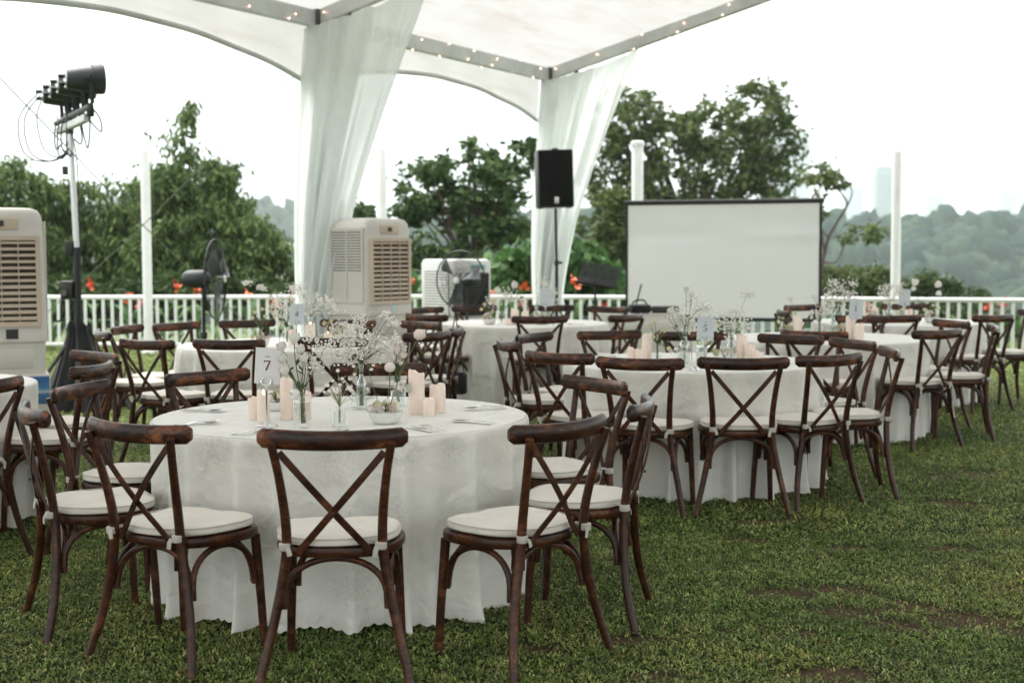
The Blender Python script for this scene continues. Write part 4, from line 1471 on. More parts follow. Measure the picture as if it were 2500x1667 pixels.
CHAIRS = [
    # x, y, angle, label, short name for things lying before it
    (-0.604, 4.778, 1.2, 'front centre chair at the front table, its crossed back square to the camera', 'front centre chair'),
    (-1.291, 4.985, -31.7, 'front left chair at the front table, back turned to the camera', 'front left chair'),
    (-1.812, 5.501, -62.6, 'leftmost chair at the front table, seen from behind its side', 'leftmost chair'),
    (-1.892, 6.335, -101.9, 'second chair from the left at the front table, facing right', 'second chair from the left'),
    (-1.473, 6.971, -132, 'rear left chair at the front table, behind the cutlery, facing the camera', 'rear left chair'),
    (-0.700, 7.40, 182, 'rear chair at the front table, behind the flower bottle, facing the camera', 'rear chair'),
    (0.345, 6.517, 122.7, 'rear right chair at the front table, its plain rail facing left', 'rear right chair'),
    (0.461, 5.625, 78.5, 'rightmost chair at the front table, seen from behind its side', 'rightmost chair'),
    (0.138, 4.986, 46.0, 'front right chair at the front table, back turned to the camera', 'front right chair'),
    (0.296, 8.236, -39.0, 'left chair of the four front chairs at the middle table', ''),
    (0.713, 7.815, -20.8, 'second from left of the four front chairs at the middle table', ''),
    (1.271, 7.818, -3.3, 'third from left of the four front chairs at the middle table', ''),
    (1.770, 8.025, 31.5, 'right chair of the four front chairs at the middle table', ''),
    (2.20, 8.45, 86, 'right-hand chair at the middle table, seen sideways, nearest the open lawn', ''),
    (2.18, 9.22, 112, 'chair at the middle table just behind its right-hand sideways chair', ''),
    (1.889, 9.72, 142, 'rear right chair at the middle table with a pale knot on its rail', ''),
    (1.30, 10.12, 185, 'rear chair at the middle table behind card 5', ''),
    (0.719, 10.26, -162.4, 'rear left chair at the middle table behind the left candles', ''),
    (0.190, 9.994, -121.4, 'left rear chair at the middle table, facing right', ''),
    (0.015, 9.283, -75.2, 'leftmost chair at the middle table, seen from behind its side', ''),
    (-2.426, 9.525, -30.5, 'leftmost front chair at the left rear table, crossed back to the camera', ''),
    (-1.883, 9.500, -7.9, 'second front chair from the left at the left rear table, back turned', ''),
    (-1.207, 9.700, 3.0, 'front chair at the left rear table behind the gypsophila, back to the camera', ''),
    (-0.640, 10.25, 50.0, 'front right chair at the left rear table, back to the camera', ''),
    (-0.474, 10.850, 84.0, 'rightmost chair at the left rear table, seen sideways', ''),
    (-0.780, 11.657, 134.0, 'rear right chair at the left rear table, facing the camera', ''),
    (-1.401, 12.02, 167.2, 'rear chair at the left rear table behind its candles', ''),
    (-2.221, 12.00, -150, 'rear left chair at the left rear table right of the pedestal fan', ''),
    (-2.720, 11.62, -125, 'left rear chair at the left rear table left of the pedestal fan', ''),
    (-3.000, 11.20, -104, 'left chair at the left rear table, facing right before the railing', ''),
    (-2.990, 10.55, -64, 'leftmost chair at the left rear table, beside the black cloth cone', ''),
    (-2.506, 6.607, 60, 'chair cut by the left edge of the picture, at the left table', ''),
    (-2.480, 8.30, 138, 'rear chair at the left table before the black cloth cone, facing left', ''),
    (-2.252, 7.471, 82, 'right chair at the left table with a curled rail, facing left', ''),
    (-0.760, 13.05, -36, 'front left chair at the far centre table with a black bag on its back', ''),
    (-0.860, 14.50, -136, 'rear left chair at the far centre table before the white cooler', ''),
    (-0.380, 14.86, -162, 'rear chair at the far centre table before the white cooler', ''),
    (0.242, 12.62, 4.5, 'front chair at the far centre table, back to the camera', ''),
    (0.400, 14.92, 168, 'rear chair at the far centre table below the loudspeaker', ''),
    (0.960, 14.50, 141.5, 'rear right chair at the far centre table below the music stand', ''),
    (1.000, 12.85, 48.4, 'front right chair at the far centre table, back to the camera', ''),
    (3.074, 10.358, 30.2, 'front right chair at the right rear table with long loose cushion ribbons', ''),
    (2.196, 10.268, -29.1, 'front left chair at the right rear table, back to the camera', ''),
    (3.640, 10.92, 76, 'right-hand chair at the right rear table, seen sideways on the open lawn', ''),
    (3.560, 11.62, 108, 'chair at the right rear table just behind its right-hand sideways chair', ''),
    (3.030, 12.40, 152, 'rear right chair at the right rear table, its rail overlapping another', ''),
    (2.651, 13.62, -88, 'left chair at the far right table before the screen corner', ''),
    (3.050, 14.80, -150, 'rear left chair at the far right table', ''),
    (4.239, 12.602, 28.1, 'front right chair at the far right table, back to the camera', ''),
    (4.880, 13.45, 98, 'rightmost chair at the far right table at the picture edge', ''),
    (4.150, 14.98, 168, 'rear chair at the far right table before the railing', ''),
    (3.374, 12.600, 2.9, 'front chair at the far right table, back to the camera', ''),
]
chair0 = make_chair()
CH = []
for i, (x, y, a, lab, sh) in enumerate(CHAIRS):
    c = chair0 if i == 0 else copy_tree(chair0)
    c.location = (x, y, 0.006)
    c.rotation_euler = (0, 0, R(a))
    tag(c, ('dark brown ' if len(lab.split()) < 13 else '') + lab, 'chair', 'dark wooden cross-back chairs around the tables')
    cu_ = [k for k in c.children if k.name.startswith('cushion')][0]
    cu_.location = (rnd.uniform(-.006, .006), rnd.uniform(-.008, .006), 0)
    cu_.rotation_euler = (R(rnd.uniform(-.5, .5)), R(rnd.uniform(-.5, .5)), R(rnd.uniform(-2.5, 2.5)))
    CH.append(c)
# loose ribbons on two cushions
for i, zz in ((41, 0.22), (43, 0.24)):
    cu = [k for k in CH[i].children if k.name.startswith('cushion')][0]
    for s in (-1, 1):
        obj('ribbon', MB().ribbon(smoothpath([(s * .163, -.03, .465), (s * .172, -.045, .40), (s * .166, -.04, .33), (s * .178, -.05, zz)], 4), (1, 0, 0), .014, .003), 'tie', cu)

# ------------------------------------------------------------------ round tables and their cloths
TABLES = {
    '7': (-0.742, 6.155, 0.812, 'front round table hidden under its floral cloth'),
    '5': (1.130, 9.000, 0.812, 'round table hidden under the middle cloth before the screen'),
    '4': (-1.720, 10.80, 0.812, 'round table hidden under the left rear cloth'),
    'left': (-3.400, 7.600, 0.812, 'round table under the cloth at the left edge'),
    'centre': (0.120, 13.75, 0.812, 'round table under the cloth far centre, before the loudspeaker'),
    '1': (2.500, 11.35, 0.812, 'round table hidden under the right rear cloth'),
    'right': (3.750, 13.80, 0.812, 'round table under the cloth at the far right'),
}
ZT = 0.757
def cloth_mesh(name, Rr, seed, fine):
    g = np.random.default_rng(seed)
    nth = 960 if fine else 420
    nz = 46 if fine else 22
    th = np.linspace(0, 2 * np.pi, nth, endpoint=False)
    # folds: cones of cloth falling from the rim, uneven in width and depth
    f = np.zeros(nth)
    nf = int(g.integers(21, 27))
    pos = (np.arange(nf) + g.uniform(-0.38, 0.38, nf)) * 2 * np.pi / nf
    for p0 in pos:
        wdt = g.uniform(0.030, 0.070)
        d = (th - p0 + np.pi) % (2 * np.pi) - np.pi
        side = np.where(d > 0, 1.0, g.uniform(0.6, 1.5))
        f += g.uniform(0.35, 1.0) * np.exp(-(d / (wdt * side)) ** 2)
    f = f / f.max()
    f = f * 1.1 - 0.60
    f2 = np.zeros(nth)
    for k in range(24, 60, 3):
        f2 += g.normal() * np.cos(k * th + g.uniform(0, 6.28))
    f2 = f2 / np.abs(f2).max()
    lo = np.zeros(nth)
    for k in range(1, 7):
        lo += g.normal() * np.cos(k * th + g.uniform(0, 6.28)) / k
    lo = lo / np.abs(lo).max()
    rows, uvs = [], []
    # top: flat with rounded rim
    for r in ([0.002, 0.25, 0.5, 0.7, 0.85, 0.95, 0.985] if fine else [0.002, 0.5, 0.9, 0.985]):
        rows.append(np.stack([r * Rr * np.cos(th), r * Rr * np.sin(th), np.full(nth, ZT + 0.0012 * (1 if fine else 0)) + 0.0009 * np.sin(7 * th + 3) * r], 1))
        uvs.append(np.stack([r * Rr * np.cos(th) + 3, r * Rr * np.sin(th) + 3], 1))
    for a in (20, 45, 70):
        rr = Rr - 0.012 + 0.012 * math.sin(R(a))
        rows.append(np.stack([rr * np.cos(th), rr * np.sin(th), np.full(nth, ZT - 0.012 + 0.012 * math.cos(R(a)))], 1))
        uvs.append(np.stack([th * Rr, np.full(nth, 0.01)], 1))
    scal = 0.010 * (1 - np.abs(np.sin(th * Rr * np.pi / 0.044)))
    hem = 0.010 + 0.020 * lo - 0.010 * f
    hem = np.clip(hem, 0.003, 0.06)
    for i in range(1, nz + 1):
        v = i / nz
        amp = 0.118 * v ** 0.62
        swell = 0.012 * np.sin(math.pi * v) * lo
        rr = Rr + 0.004 + 0.004 * v + amp * f * 0.9 + 0.010 * v ** 1.5 * f2 * (0.5 + 0.5 * lo) + swell
        rr += 0.045 * (np.clip(v - 0.84, 0, 1) / 0.16) ** 1.5 * np.clip(f + 0.25 * lo, 0, 1)          # hem kicked out on the grass
        z = (ZT - 0.012) + (hem - (ZT - 0.012)) * v
        z = z + (-scal * 0 + scal) * max(0, (v - 0.965) / 0.035)
        rows.append(np.stack([rr * np.cos(th), rr * np.sin(th), z], 1))
        uvs.append(np.stack([th * Rr, np.full(nth, 0.01 + v * 0.75)], 1))
    V = np.concatenate(rows)
    UV = np.concatenate(uvs)
    m = len(rows)
    ix = np.arange(m * nth).reshape(m, nth)
    nxt = np.roll(ix, -1, axis=1)
    F = np.stack([ix[:-1].ravel(), nxt[:-1].ravel(), nxt[1:].ravel(), ix[1:].ravel()], 1)
    me = npmesh(name, V, F, smooth=True, uv=UV)
    # close the centre of the top
    return me
CLOTH_LAB = {
    '7': 'large white floral damask cloth with scalloped hem on the front table',
    '5': 'white damask cloth on the middle table before the screen',
    '4': 'white damask cloth on the left rear table before the drape',
    'left': 'white cloth on the table cut by the left edge',
    'centre': 'white cloth on the far centre table before the loudspeaker',
    '1': 'white cloth on the right rear table near the screen corner',
    'right': 'white cloth on the far right table near the railing',
}
def cloth_with_centre(name, Rr, seed, fine):
    me = cloth_mesh(name, Rr, seed, fine)
    nth = 960 if fine else 420
    # fan at the middle: the first ring kept is small, cap it
    return me
table_top = None
for ti, (k, (x, y, r, lab)) in enumerate(TABLES.items()):
    t = thing('round_table', lab, 'table', (x, y, 0), 0, 'round tables under the cloths')
    if table_top is None:
        table_top = MB().lathe([(0.0001, 0.715), (r - 0.03, 0.715), (r - 0.022, 0.722), (r - 0.022, 0.742), (r - 0.03, 0.748), (0.0001, 0.748)], 48).mesh('table_top')
        table_leg = MB().tube([(0, 0, 0), (-0.06, 0, 0.715)], 0.016, 8).mesh('leg')
        table_top.materials.append(M['wood'])
        table_leg.materials.append(M['alu_dark'])
    obj('table_top', table_top, None, t)
    for q in range(4):
        a = R(45 + 90 * q)
        obj('leg', table_leg, None, t, (0.62 * math.cos(a), 0.62 * math.sin(a), 0), (0, 0, a))
    c = obj('tablecloth', cloth_mesh('tablecloth', r, 100 + ti, k == '7'), 'damask', None, (x, y, 0), (0, 0, R(37 * ti)))
    tag(c, CLOTH_LAB[k], 'tablecloth', 'white tablecloths on the round tables')

# ------------------------------------------------------------------ things on the tables
def tz(px, py, z=ZT):
    """spot on the table-top plane"""
    dy = py - (605.3 + (1250 - px) * 0.0033)
    y = (1.4823 - z) / (dy * PX)
    return ((px - 1250) * PX * y, y)

# --- digits in a high-contrast serif, outlines in a 1 x 1.4 box
def arc(cx_, cz_, rx, rz, a0, a1, n=10):
    return [(cx_ + rx * math.cos(R(a0 + (a1 - a0) * i / n)), cz_ + rz * math.sin(R(a0 + (a1 - a0) * i / n))) for i in range(n + 1)]
GLY = {
    '7': [[(0.02, 1.40), (0.98, 1.40), (0.98, 1.32), (0.50, 0.0), (0.22, 0.0), (0.74, 1.24), (0.14, 1.24), (0.06, 1.02), (0.0, 1.02)]],
    '1': [[(0.18, 0.0), (0.82, 0.0), (0.82, 0.06), (0.60, 0.10), (0.60, 1.40), (0.50, 1.40), (0.16, 1.24), (0.16, 1.18), (0.40, 1.20), (0.40, 0.10), (0.18, 0.06)]],
    '4': [[(0.62, 0.0), (0.80, 0.0), (0.80, 1.40), (0.70, 1.40), (0.02, 0.44), (0.02, 0.36), (0.98, 0.36), (0.98, 0.46), (0.80, 0.46), (0.62, 0.46), (0.14, 0.46), (0.62, 1.12)]],
    '5': [[(0.16, 1.40), (0.84, 1.40), (0.80, 1.24), (0.24, 1.24), (0.20, 0.86)] + arc(0.44, 0.44, 0.44, 0.42, 128, -150, 18) + [(0.04, 0.26), (0.16, 0.30)] + arc(0.42, 0.44, 0.24, 0.36, -140, 118, 16) + [(0.14, 0.72)]],
    'T': [[(0.0, 1.4), (1.0, 1.4), (1.0, 1.28), (0.56, 1.28), (0.56, 0), (0.44, 0), (0.44, 1.28), (0, 1.28)]],
    'A': [[(0.0, 0), (0.12, 0), (0.30, 0.44), (0.70, 0.44), (0.88, 0), (1.0, 0), (0.56, 1.4), (0.44, 1.4)]],
    'B': [[(0.1, 0), (0.6, 0), (0.85, 0.2), (0.85, 0.55), (0.65, 0.72), (0.8, 0.9), (0.8, 1.2), (0.6, 1.4), (0.1, 1.4)]],
    'L': [[(0.1, 0), (0.9, 0), (0.9, 0.12), (0.22, 0.12), (0.22, 1.4), (0.1, 1.4)]],
    'E': [[(0.1, 0), (0.9, 0), (0.9, 0.12), (0.22, 0.12), (0.22, 0.64), (0.75, 0.64), (0.75, 0.76), (0.22, 0.76), (0.22, 1.28), (0.9, 1.28), (0.9, 1.4), (0.1, 1.4)]],
}
def glyph(ch, x, z, w, mb):
    for poly in GLY[ch]:
        mb.poly([(x + px * w, z + pz * w) for px, pz in poly], 0.0009)

def card_stand(label, x, y, digit, card_mat, ink, h=0.285, rz=0.0, lean=-3, scale=1.0):
    t = thing('table_number_stand', label, 'number card', (x, y, ZT + 0.002), rz, 'table number stands')
    t.scale = (scale,) * 3
    obj('base', MB().lathe([(0.0001, 0.0), (0.043, 0.0), (0.044, 0.003), (0.040, 0.006), (0.012, 0.010), (0.006, 0.018), (0.0001, 0.018)], 28), 'chrome', t)
    obj('stem', MB().lathe([(0.0045, 0.012), (0.0042, h * 0.55), (0.0055, h * 0.585), (0.008, h * 0.60), (0.0045, h * 0.62), (0.0075, h * 0.635), (0.004, h * 0.65)], 12), 'chrome', t)
    clip = MB()
    for s in (-1, 1):
        clip.tube(smoothpath([(0, -0.004, h * 0.64), (s * 0.018, -0.006, h * 0.665), (s * 0.022, -0.006, h * 0.71), (s * 0.010, -0.006, h * 0.76)], 4), [0.004] * 4 + [0.0055] * 5 + [0.003] * 4, 8)
    obj('clip', clip, 'chrome', t)
    W_, H_ = 0.104, 0.147
    z0 = h * 0.66
    piv = obj('card', MB().box(-W_ / 2, W_ / 2, -0.0006, 0.0006, 0, H_), card_mat, t, (0, 0, z0), (R(lean), R(3.0), 0))
    if digit:
        mb = MB()
        wd = 0.029
        glyph(digit, -wd / 2 - 0.001, 0.055, wd, mb)
        for v_i, v in enumerate(mb.v):
            mb.v[v_i] = (v[0], v[1] - 0.0017, v[2])
        d = obj('number', mb, ink, piv)
        d['label'] = 'printed serif number ' + digit
        mb2 = MB()
        for q, ch in enumerate('TABLE'):
            glyph(ch, -0.0125 + q * 0.0052, 0.108, 0.0038, mb2)
        mb2.v = [(v[0], v[1] - 0.0017, v[2]) for v in mb2.v]
        obj('lettering', mb2, 'ink_dark', piv)
    return t

def candle(label, x, y, r, h, lit=False, slant=0.2, group='pillar candles'):
    t = thing('pillar_candle', label, 'candle', (x, y, ZT + 0.0015), rnd.uniform(0, 6.28), group)
    n = 28
    mb = MB()
    prof = [(0.0001, 0), (r * 0.96, 0), (r, 0.003), (r, h * 0.5), (r, h - 0.008), (r * 0.97, h - 0.002), (r * 0.86, h), (r * 0.6, h - 0.008), (0.0001, h - 0.014)]
    mb.lathe(prof, n)
    amp = slant * r
    mb.v = [(a, b, c + (amp * (a / r) + 0.35 * amp * math.sin(3 * math.atan2(b, a)) + 0.2 * amp * math.sin(7 * math.atan2(b, a) + 1)) * max(0, (c - h * 0.5) / (h * 0.5)) ** 2) for a, b, c in mb.v]
    obj('wax', mb, 'wax', t)
    obj('wick', MB().tube([(0, 0, h - 0.015), (0.0008, 0, h - 0.002)], 0.0011, 5), 'black', t)
    if lit:
        obj('flame', MB().lathe([(0.0001, h - 0.010), (0.0045, h - 0.004), (0.0050, h + 0.002), (0.0025, h + 0.011), (0.0001, h + 0.017)], 10), 'flame', t)
    return t

def vase(label, x, y, kind, h, r, group='glass bud vases'):
    t = thing('bud_vase' if kind != 'bottle' else 'glass_bottle', label, 'vase', (x, y, ZT + 0.0015), rnd.uniform(0, 6), group)
    mb = MB()
    if kind == 'bottle':
        pr = [(0.0001, 0.004), (r * 0.9, 0), (r, 0.006), (r, h * 0.52), (r * 0.9, h * 0.60), (r * 0.45, h * 0.70), (r * 0.40, h * 0.90), (r * 0.52, h * 0.925), (r * 0.52, h * 0.99), (r * 0.42, h)]
        mb.lathe(pr, 24, caps=False)
        inner = [(a * 0.86, b + 0.002) for a, b in pr[1:]]
        mb.lathe(inner[::-1], 24, caps=False)
    elif kind == 'rib':
        pr = [(0.0001, 0.003), (r * 0.92, 0)]
        m = 18
        for i in range(m):
            pr.append((r * (1 + 0.045 * math.sin(i * math.pi)) + (0.0022 if i % 2 else -0.0012), 0.006 + (h * 0.76) * i / (m - 1)))
        pr += [(r * 0.72, h * 0.84), (r * 0.50, h * 0.88), (r * 0.48, h * 0.95), (r * 0.62, h)]
        mb.lathe(pr, 24, caps=False)
    else:   # faceted
        n = 16
        pr = [(0.0001, 0.003), (r * 0.92, 0)]
        m = 15
        for i in range(m):
            pr.append((r, 0.006 + h * 0.74 * i / (m - 1)))
        pr += [(r * 0.94, h * 0.83), (r * 0.78, h * 0.88), (r * 0.74, h * 0.95), (r * 0.80, h)]
        mb.lathe(pr, n, caps=False)
        mb.v = [(a * (1 + (0.055 if (j // n + j % n) % 2 else -0.03) * (1 if 2 * n <= j < 17 * n else 0)), b * (1 + (0.055 if (j // n + j % n) % 2 else -0.03) * (1 if 2 * n <= j < 17 * n else 0)), c) for j, (a, b, c) in enumerate(mb.v)]
    me = mb.mesh('glass', 180 if kind == 'bottle' else 30)
    obj('glass', me, 'glass', t)
    return t

def bowl(label, x, y, r, h):
    t = thing('flower_bowl', label, 'bowl', (x, y, ZT + 0.0015), 0, 'white flower bowls')
    pr = [(0.0001, 0.002), (r * 0.52, 0), (r * 0.66, 0.004), (r * 0.82, h * 0.38), (r * 0.97, h * 0.92), (r, h), (r * 0.97, h), (r * 0.90, h * 0.8), (r * 0.6, h * 0.2), (0.0001, h * 0.15)]
    obj('china', MB().lathe(pr, 36), 'china', t)
    return t

def rod(mb, a, b, r, bow=0.0, g=None, n=4):
    a, b = Vector(a), Vector(b)
    mid = (a + b) * 0.5
    if bow:
        mid += Vector((g.uniform(-1, 1), g.uniform(-1, 1), 0)) * bow
    p = smoothpath([a, mid, b], n)
    mb.tube(p, [r * (1 - 0.35 * i / (len(p) - 1)) for i in range(len(p))], 5, caps=False)
    return p

def blossom_small(mb, c, r):
    """five-petal scrap of gypsophila: a lumpy low ball"""
    mb.sphere(c, r, 6, 4, None, (1, 1, 0.85))

def rose(mb, c, d, r, petals=9, g=None):
    """lisianthus-like cup: overlapping petals round direction d"""
    c, d = Vector(c), Vector(d).normalized()
    u = d.orthogonal().normalized()
    v = d.cross(u)
    for i in range(petals):
        a = i * 2.399
        k = 0.55 + 0.45 * (i / petals)
        o = u * math.cos(a) + v * math.sin(a)
        s = d.cross(o)
        b0 = c - d * r * 0.9
        w = r * 0.95 * k
        p1 = c + o * r * 0.72 * k - d * r * 0.15
        p2 = c + o * r * 0.80 * k + d * r * (0.75 + g.uniform(-.1, .15))
        vs = [b0, p1 - s * w * 0.75, p1 + s * w * 0.75, p2 - s * w * 0.62 + o * r * 0.10, p2 + s * w * 0.62 + o * r * 0.10, p2 + d * r * 0.16 + o * r * 0.16, p1 + o * r * 0.16]
        mb.add(vs, [(0, 1, 6), (0, 6, 2), (1, 3, 6), (3, 5, 6), (5, 4, 6), (4, 2, 6)])

def leaf2(mb, a, d, L, W, up=(0, 0, 1)):
    a, d = Vector(a), Vector(d).normalized()
    s = d.cross(Vector(up)).normalized() * W / 2
    n_ = s.cross(d).normalized() * W * 0.25
    mb.add([a, a + d * L * 0.45 + s, a + d * L, a + d * L * 0.45 - s, a + d * L * 0.5 - n_], [(0, 1, 4), (1, 2, 4), (2, 3, 4), (3, 0, 4)])

def gyp_bunch(name, label, base, mouth, tips, nper, spread, seed, cat='flowers', rb=0.0042, group='flower stems on the tables', fine=True):
    """baby's breath: stems gathered at base, through the vase mouth, clouds of blooms at tips"""
    g = random.Random(seed)
    B = Vector(base)
    t = thing(name, label, cat, tuple(base), 0, group)
    st, bl_ = MB(), MB()
    for tip in tips:
        T = Vector(tip) - B
        Mo = Vector(mouth) - B + Vector((g.uniform(-.005, .005), g.uniform(-.005, .005), 0))
        p = smoothpath([Vector((g.uniform(-.008, .008), g.uniform(-.008, .008), 0.01)), Mo, Mo.lerp(T, 0.55) + Vector((g.uniform(-.01, .01), g.uniform(-.01, .01), 0.012)), T], 4)
        st.tube(p, [0.0016 * (1 - 0.5 * i / (len(p) - 1)) for i in range(len(p))], 5, caps=False)
        fork = Mo.lerp(T, 0.72)
        for q in range(nper):
            e = T + Vector((g.gauss(0, spread), g.gauss(0, spread), g.gauss(0, spread * 0.62)))
            if q % 7 == 0:
                st.tube(smoothpath([fork.lerp(T, g.uniform(0.5, 1)), (fork.lerp(T, .9) + e) * .5 + Vector((0, 0, .006)), e], 3), 0.0005, 3, caps=False)
            blossom_small(bl_, e, rb * g.uniform(0.6, 1.2))
    obj('stem', st, 'stem', t)
    b = obj('blossom', bl_.mesh('blossom', 180), 'petal', t)
    return t

def roses(name, label, base, mouth, heads, seed, mat='petal', leaf=True, group='flower stems on the tables', rr=0.017):
    g = random.Random(seed)
    B = Vector(base)
    t = thing(name, label, 'flowers', tuple(base), 0, group)
    st = MB()
    for (hx, hy, hz, r) in heads:
        T = Vector((hx, hy, hz)) - B
        Mo = Vector(mouth) - B + Vector((g.uniform(-.006, .006), g.uniform(-.006, .006), 0))
        p = smoothpath([Vector((g.uniform(-.008, .008), g.uniform(-.008, .008), 0.01)), Mo, Mo.lerp(T, 0.6) + Vector((g.uniform(-.008, .008), 0, .008)), T], 5)
        st.tube(p, [0.0023 * (1 - 0.3 * i / (len(p) - 1)) for i in range(len(p))], 6, caps=False)
        d = (p[-1] - p[-2]).normalized()
        mb = MB()
        rose(mb, T + d * r * 0.4, d + Vector((g.uniform(-.3, .3), g.uniform(-.5, .1), g.uniform(-.1, .3))), r, 9, g)
        obj('flower', mb.mesh('flower', 180), mat, t)
        if leaf:
            for q in range(2):
                a = p[6 + q * 3]
                lf = MB()
                leaf2(lf, a, (g.uniform(-1, 1), g.uniform(-1, 1), 0.8), g.uniform(.03, .055), g.uniform(.014, .022))
                obj('leaf', lf.mesh('leaf', 180), 'leaf_mid', t)
    obj('stem', st, 'stem', t)
    return t

def pompom(name, label, base, heads, mat='petal_blush', group='flower stems on the tables', mouth=None):
    """scabious-like ball heads on long stems"""
    B = Vector(base)
    g = random.Random(int(abs(base[0]) * 1000))
    t = thing(name, label, 'flowers', tuple(base), 0, group)
    st = MB()
    for (hx, hy, hz, r) in heads:
        T = Vector((hx, hy, hz)) - B
        p = smoothpath([(0, 0, 0.0), T * 0.5 + Vector((g.uniform(-.012, .012), 0, 0)), T], 5) if mouth is None else smoothpath([(0, 0, 0.01), Vector(mouth) - B, T], 5)
        st.tube(p, 0.0021, 6, caps=False)
        mb = MB()
        for i in range(70):
            z = 1 - 2 * (i + .5) / 70
            a = i * 2.399
            d = Vector((math.sqrt(1 - z * z) * math.cos(a), math.sqrt(1 - z * z) * math.sin(a), z * 0.9))
            s = d.orthogonal().normalized() * r * 0.26
            q = d.cross(s)
            c = T + d * r * 0.72
            k = d * r * (0.28 + g.uniform(-.06, .06))
            mb.add([c - s, c + q, c + s, c - q, c + k], [(0, 1, 4), (1, 2, 4), (2, 3, 4), (3, 0, 4)])
        mb.sphere(T, r * 0.78, 10, 8, None, (1, 1, .9))
        obj('flower', mb.mesh('flower', 180), mat, t)
    obj('stem', st, 'stem', t)
    return t

def daisies(name, label, base, mouth, heads, seed, group='flower stems on the tables'):
    g = random.Random(seed)
    B = Vector(base)
    t = thing(name, label, 'flowers', tuple(base), 0, group)
    st, pe, ce = MB(), MB(), MB()
    for (hx, hy, hz, r) in heads:
        T = Vector((hx, hy, hz)) - B
        Mo = Vector(mouth) - B
        p = smoothpath([Vector((g.uniform(-.004, .004), 0, 0.01)), Mo, Mo.lerp(T, .7) + Vector((0, 0, .012)), T], 5)
        st.tube(p, 0.0011, 5, caps=False)
        d = Vector((g.uniform(-.6, .6), g.uniform(-1, -.1), g.uniform(.1, .9))).normalized()
        u = d.orthogonal().normalized()
        v = d.cross(u)
        for i in range(9):
            a = i * 2 * math.pi / 9
            o = u * math.cos(a) + v * math.sin(a)
            s = d.cross(o) * r * 0.34
            pe.add([T, T + o * r * .7 + s, T + o * r, T + o * r * .7 - s], [(0, 1, 2, 3)])
        ce.sphere(T + d * r * .08, r * .28, 6, 4)
    obj('stem', st, 'stem_pale', t)
    obj('petal', pe.mesh('petal', 0), 'petal', t)
    obj('flower_eye', ce, 'petal_yellow', t)
    return t

def filler(name, label, base, r, n, seed, mats=('petal', 'petal_yellow', 'petal_blush'), lift=0.03, group='flower stems on the tables'):
    """mound of loose blooms (orchids, chrysanthemums) filling a bowl"""
    g = random.Random(seed)
    t = thing(name, label, 'flowers', tuple(base), 0, group)
    for i in range(n):
        a, q = g.uniform(0, 6.28), r * math.sqrt(g.random()) * 0.95
        c = Vector((q * math.cos(a), q * math.sin(a), lift * (1.1 - q / r) + g.uniform(0, .012)))
        d = Vector((math.cos(a) * q / r + g.uniform(-.3, .3), math.sin(a) * q / r + g.uniform(-.5, .1), 0.9))
        mb = MB()
        rose(mb, c, d, g.uniform(.012, .020), 8, g)
        obj('flower', mb.mesh('flower', 180), mats[i % len(mats)], t)
    st = MB()
    for i in range(8):
        a = g.uniform(0, 6.28)
        st.tube([(0, 0, 0), (r * .6 * math.cos(a), r * .6 * math.sin(a), lift)], .0015, 4)
    obj('stem', st, 'stem', t)
    return t

# --- cutlery
def spoon_mesh():
    mb = MB()
    p = smoothpath([(0, 0, .004), (0, .05, .006), (0, .10, .012), (0, .135, .010)], 5)
    mb.ribbon(p, (1, 0, 0), .007, .0022)
    vs, fs, n = [], [], 14
    for k, (rr, dz) in enumerate(((1.0, .0), (.72, -.0035), (.35, -.0058), (.02, -.0064))):
        for i in range(n):
            a = 2 * math.pi * i / n
            vs.append((.0205 * rr * math.cos(a), .162 + .031 * rr * math.sin(a), .0105 + dz))
    for k in range(3):
        for i in range(n):
            fs.append((k * n + i, k * n + (i + 1) % n, (k + 1) * n + (i + 1) % n, (k + 1) * n + i))
    mb.add(vs, fs)
    return mb
def fork_mesh():
    mb = MB()
    p = smoothpath([(0, 0, .004), (0, .05, .006), (0, .10, .013), (0, .135, .009)], 5)
    mb.ribbon(p, (1, 0, 0), .007, .0022)
    mb.ribbon(smoothpath([(0, .130, .009), (0, .140, .007), (0, .152, .006)], 3), (1, 0, 0), .022, .002)
    for i in range(4):
        x = -.0094 + i * .00627
        mb.ribbon(smoothpath([(x, .150, .006), (x, .172, .007), (x, .195, .013)], 3), (1, 0, 0), .0036, .002)
    return mb
def knife_mesh():
    mb = MB()
    mb.ribbon([(0, 0, .004), (0, .09, .004)], (1, 0, 0), .010, .005)
    vs = [(-.006, .09, .004), (.008, .09, .004), (.009, .15, .003), (.006, .19, .003), (-.004, .205, .003), (-.006, .15, .003)]
    vs2 = [(a, b, c - .0016) for a, b, c in vs]
    mb.add(vs + vs2, [(0, 1, 2, 3, 4, 5), (11, 10, 9, 8, 7, 6)] + [(i, i + 6, (i + 1) % 6 + 6, (i + 1) % 6) for i in range(6)])
    return mb
CUT = {k: f().mesh(k) for k, f in (('spoon', spoon_mesh), ('fork', fork_mesh), ('knife', knife_mesh))}
for me_ in CUT.values():
    me_.materials.append(M['chrome'])
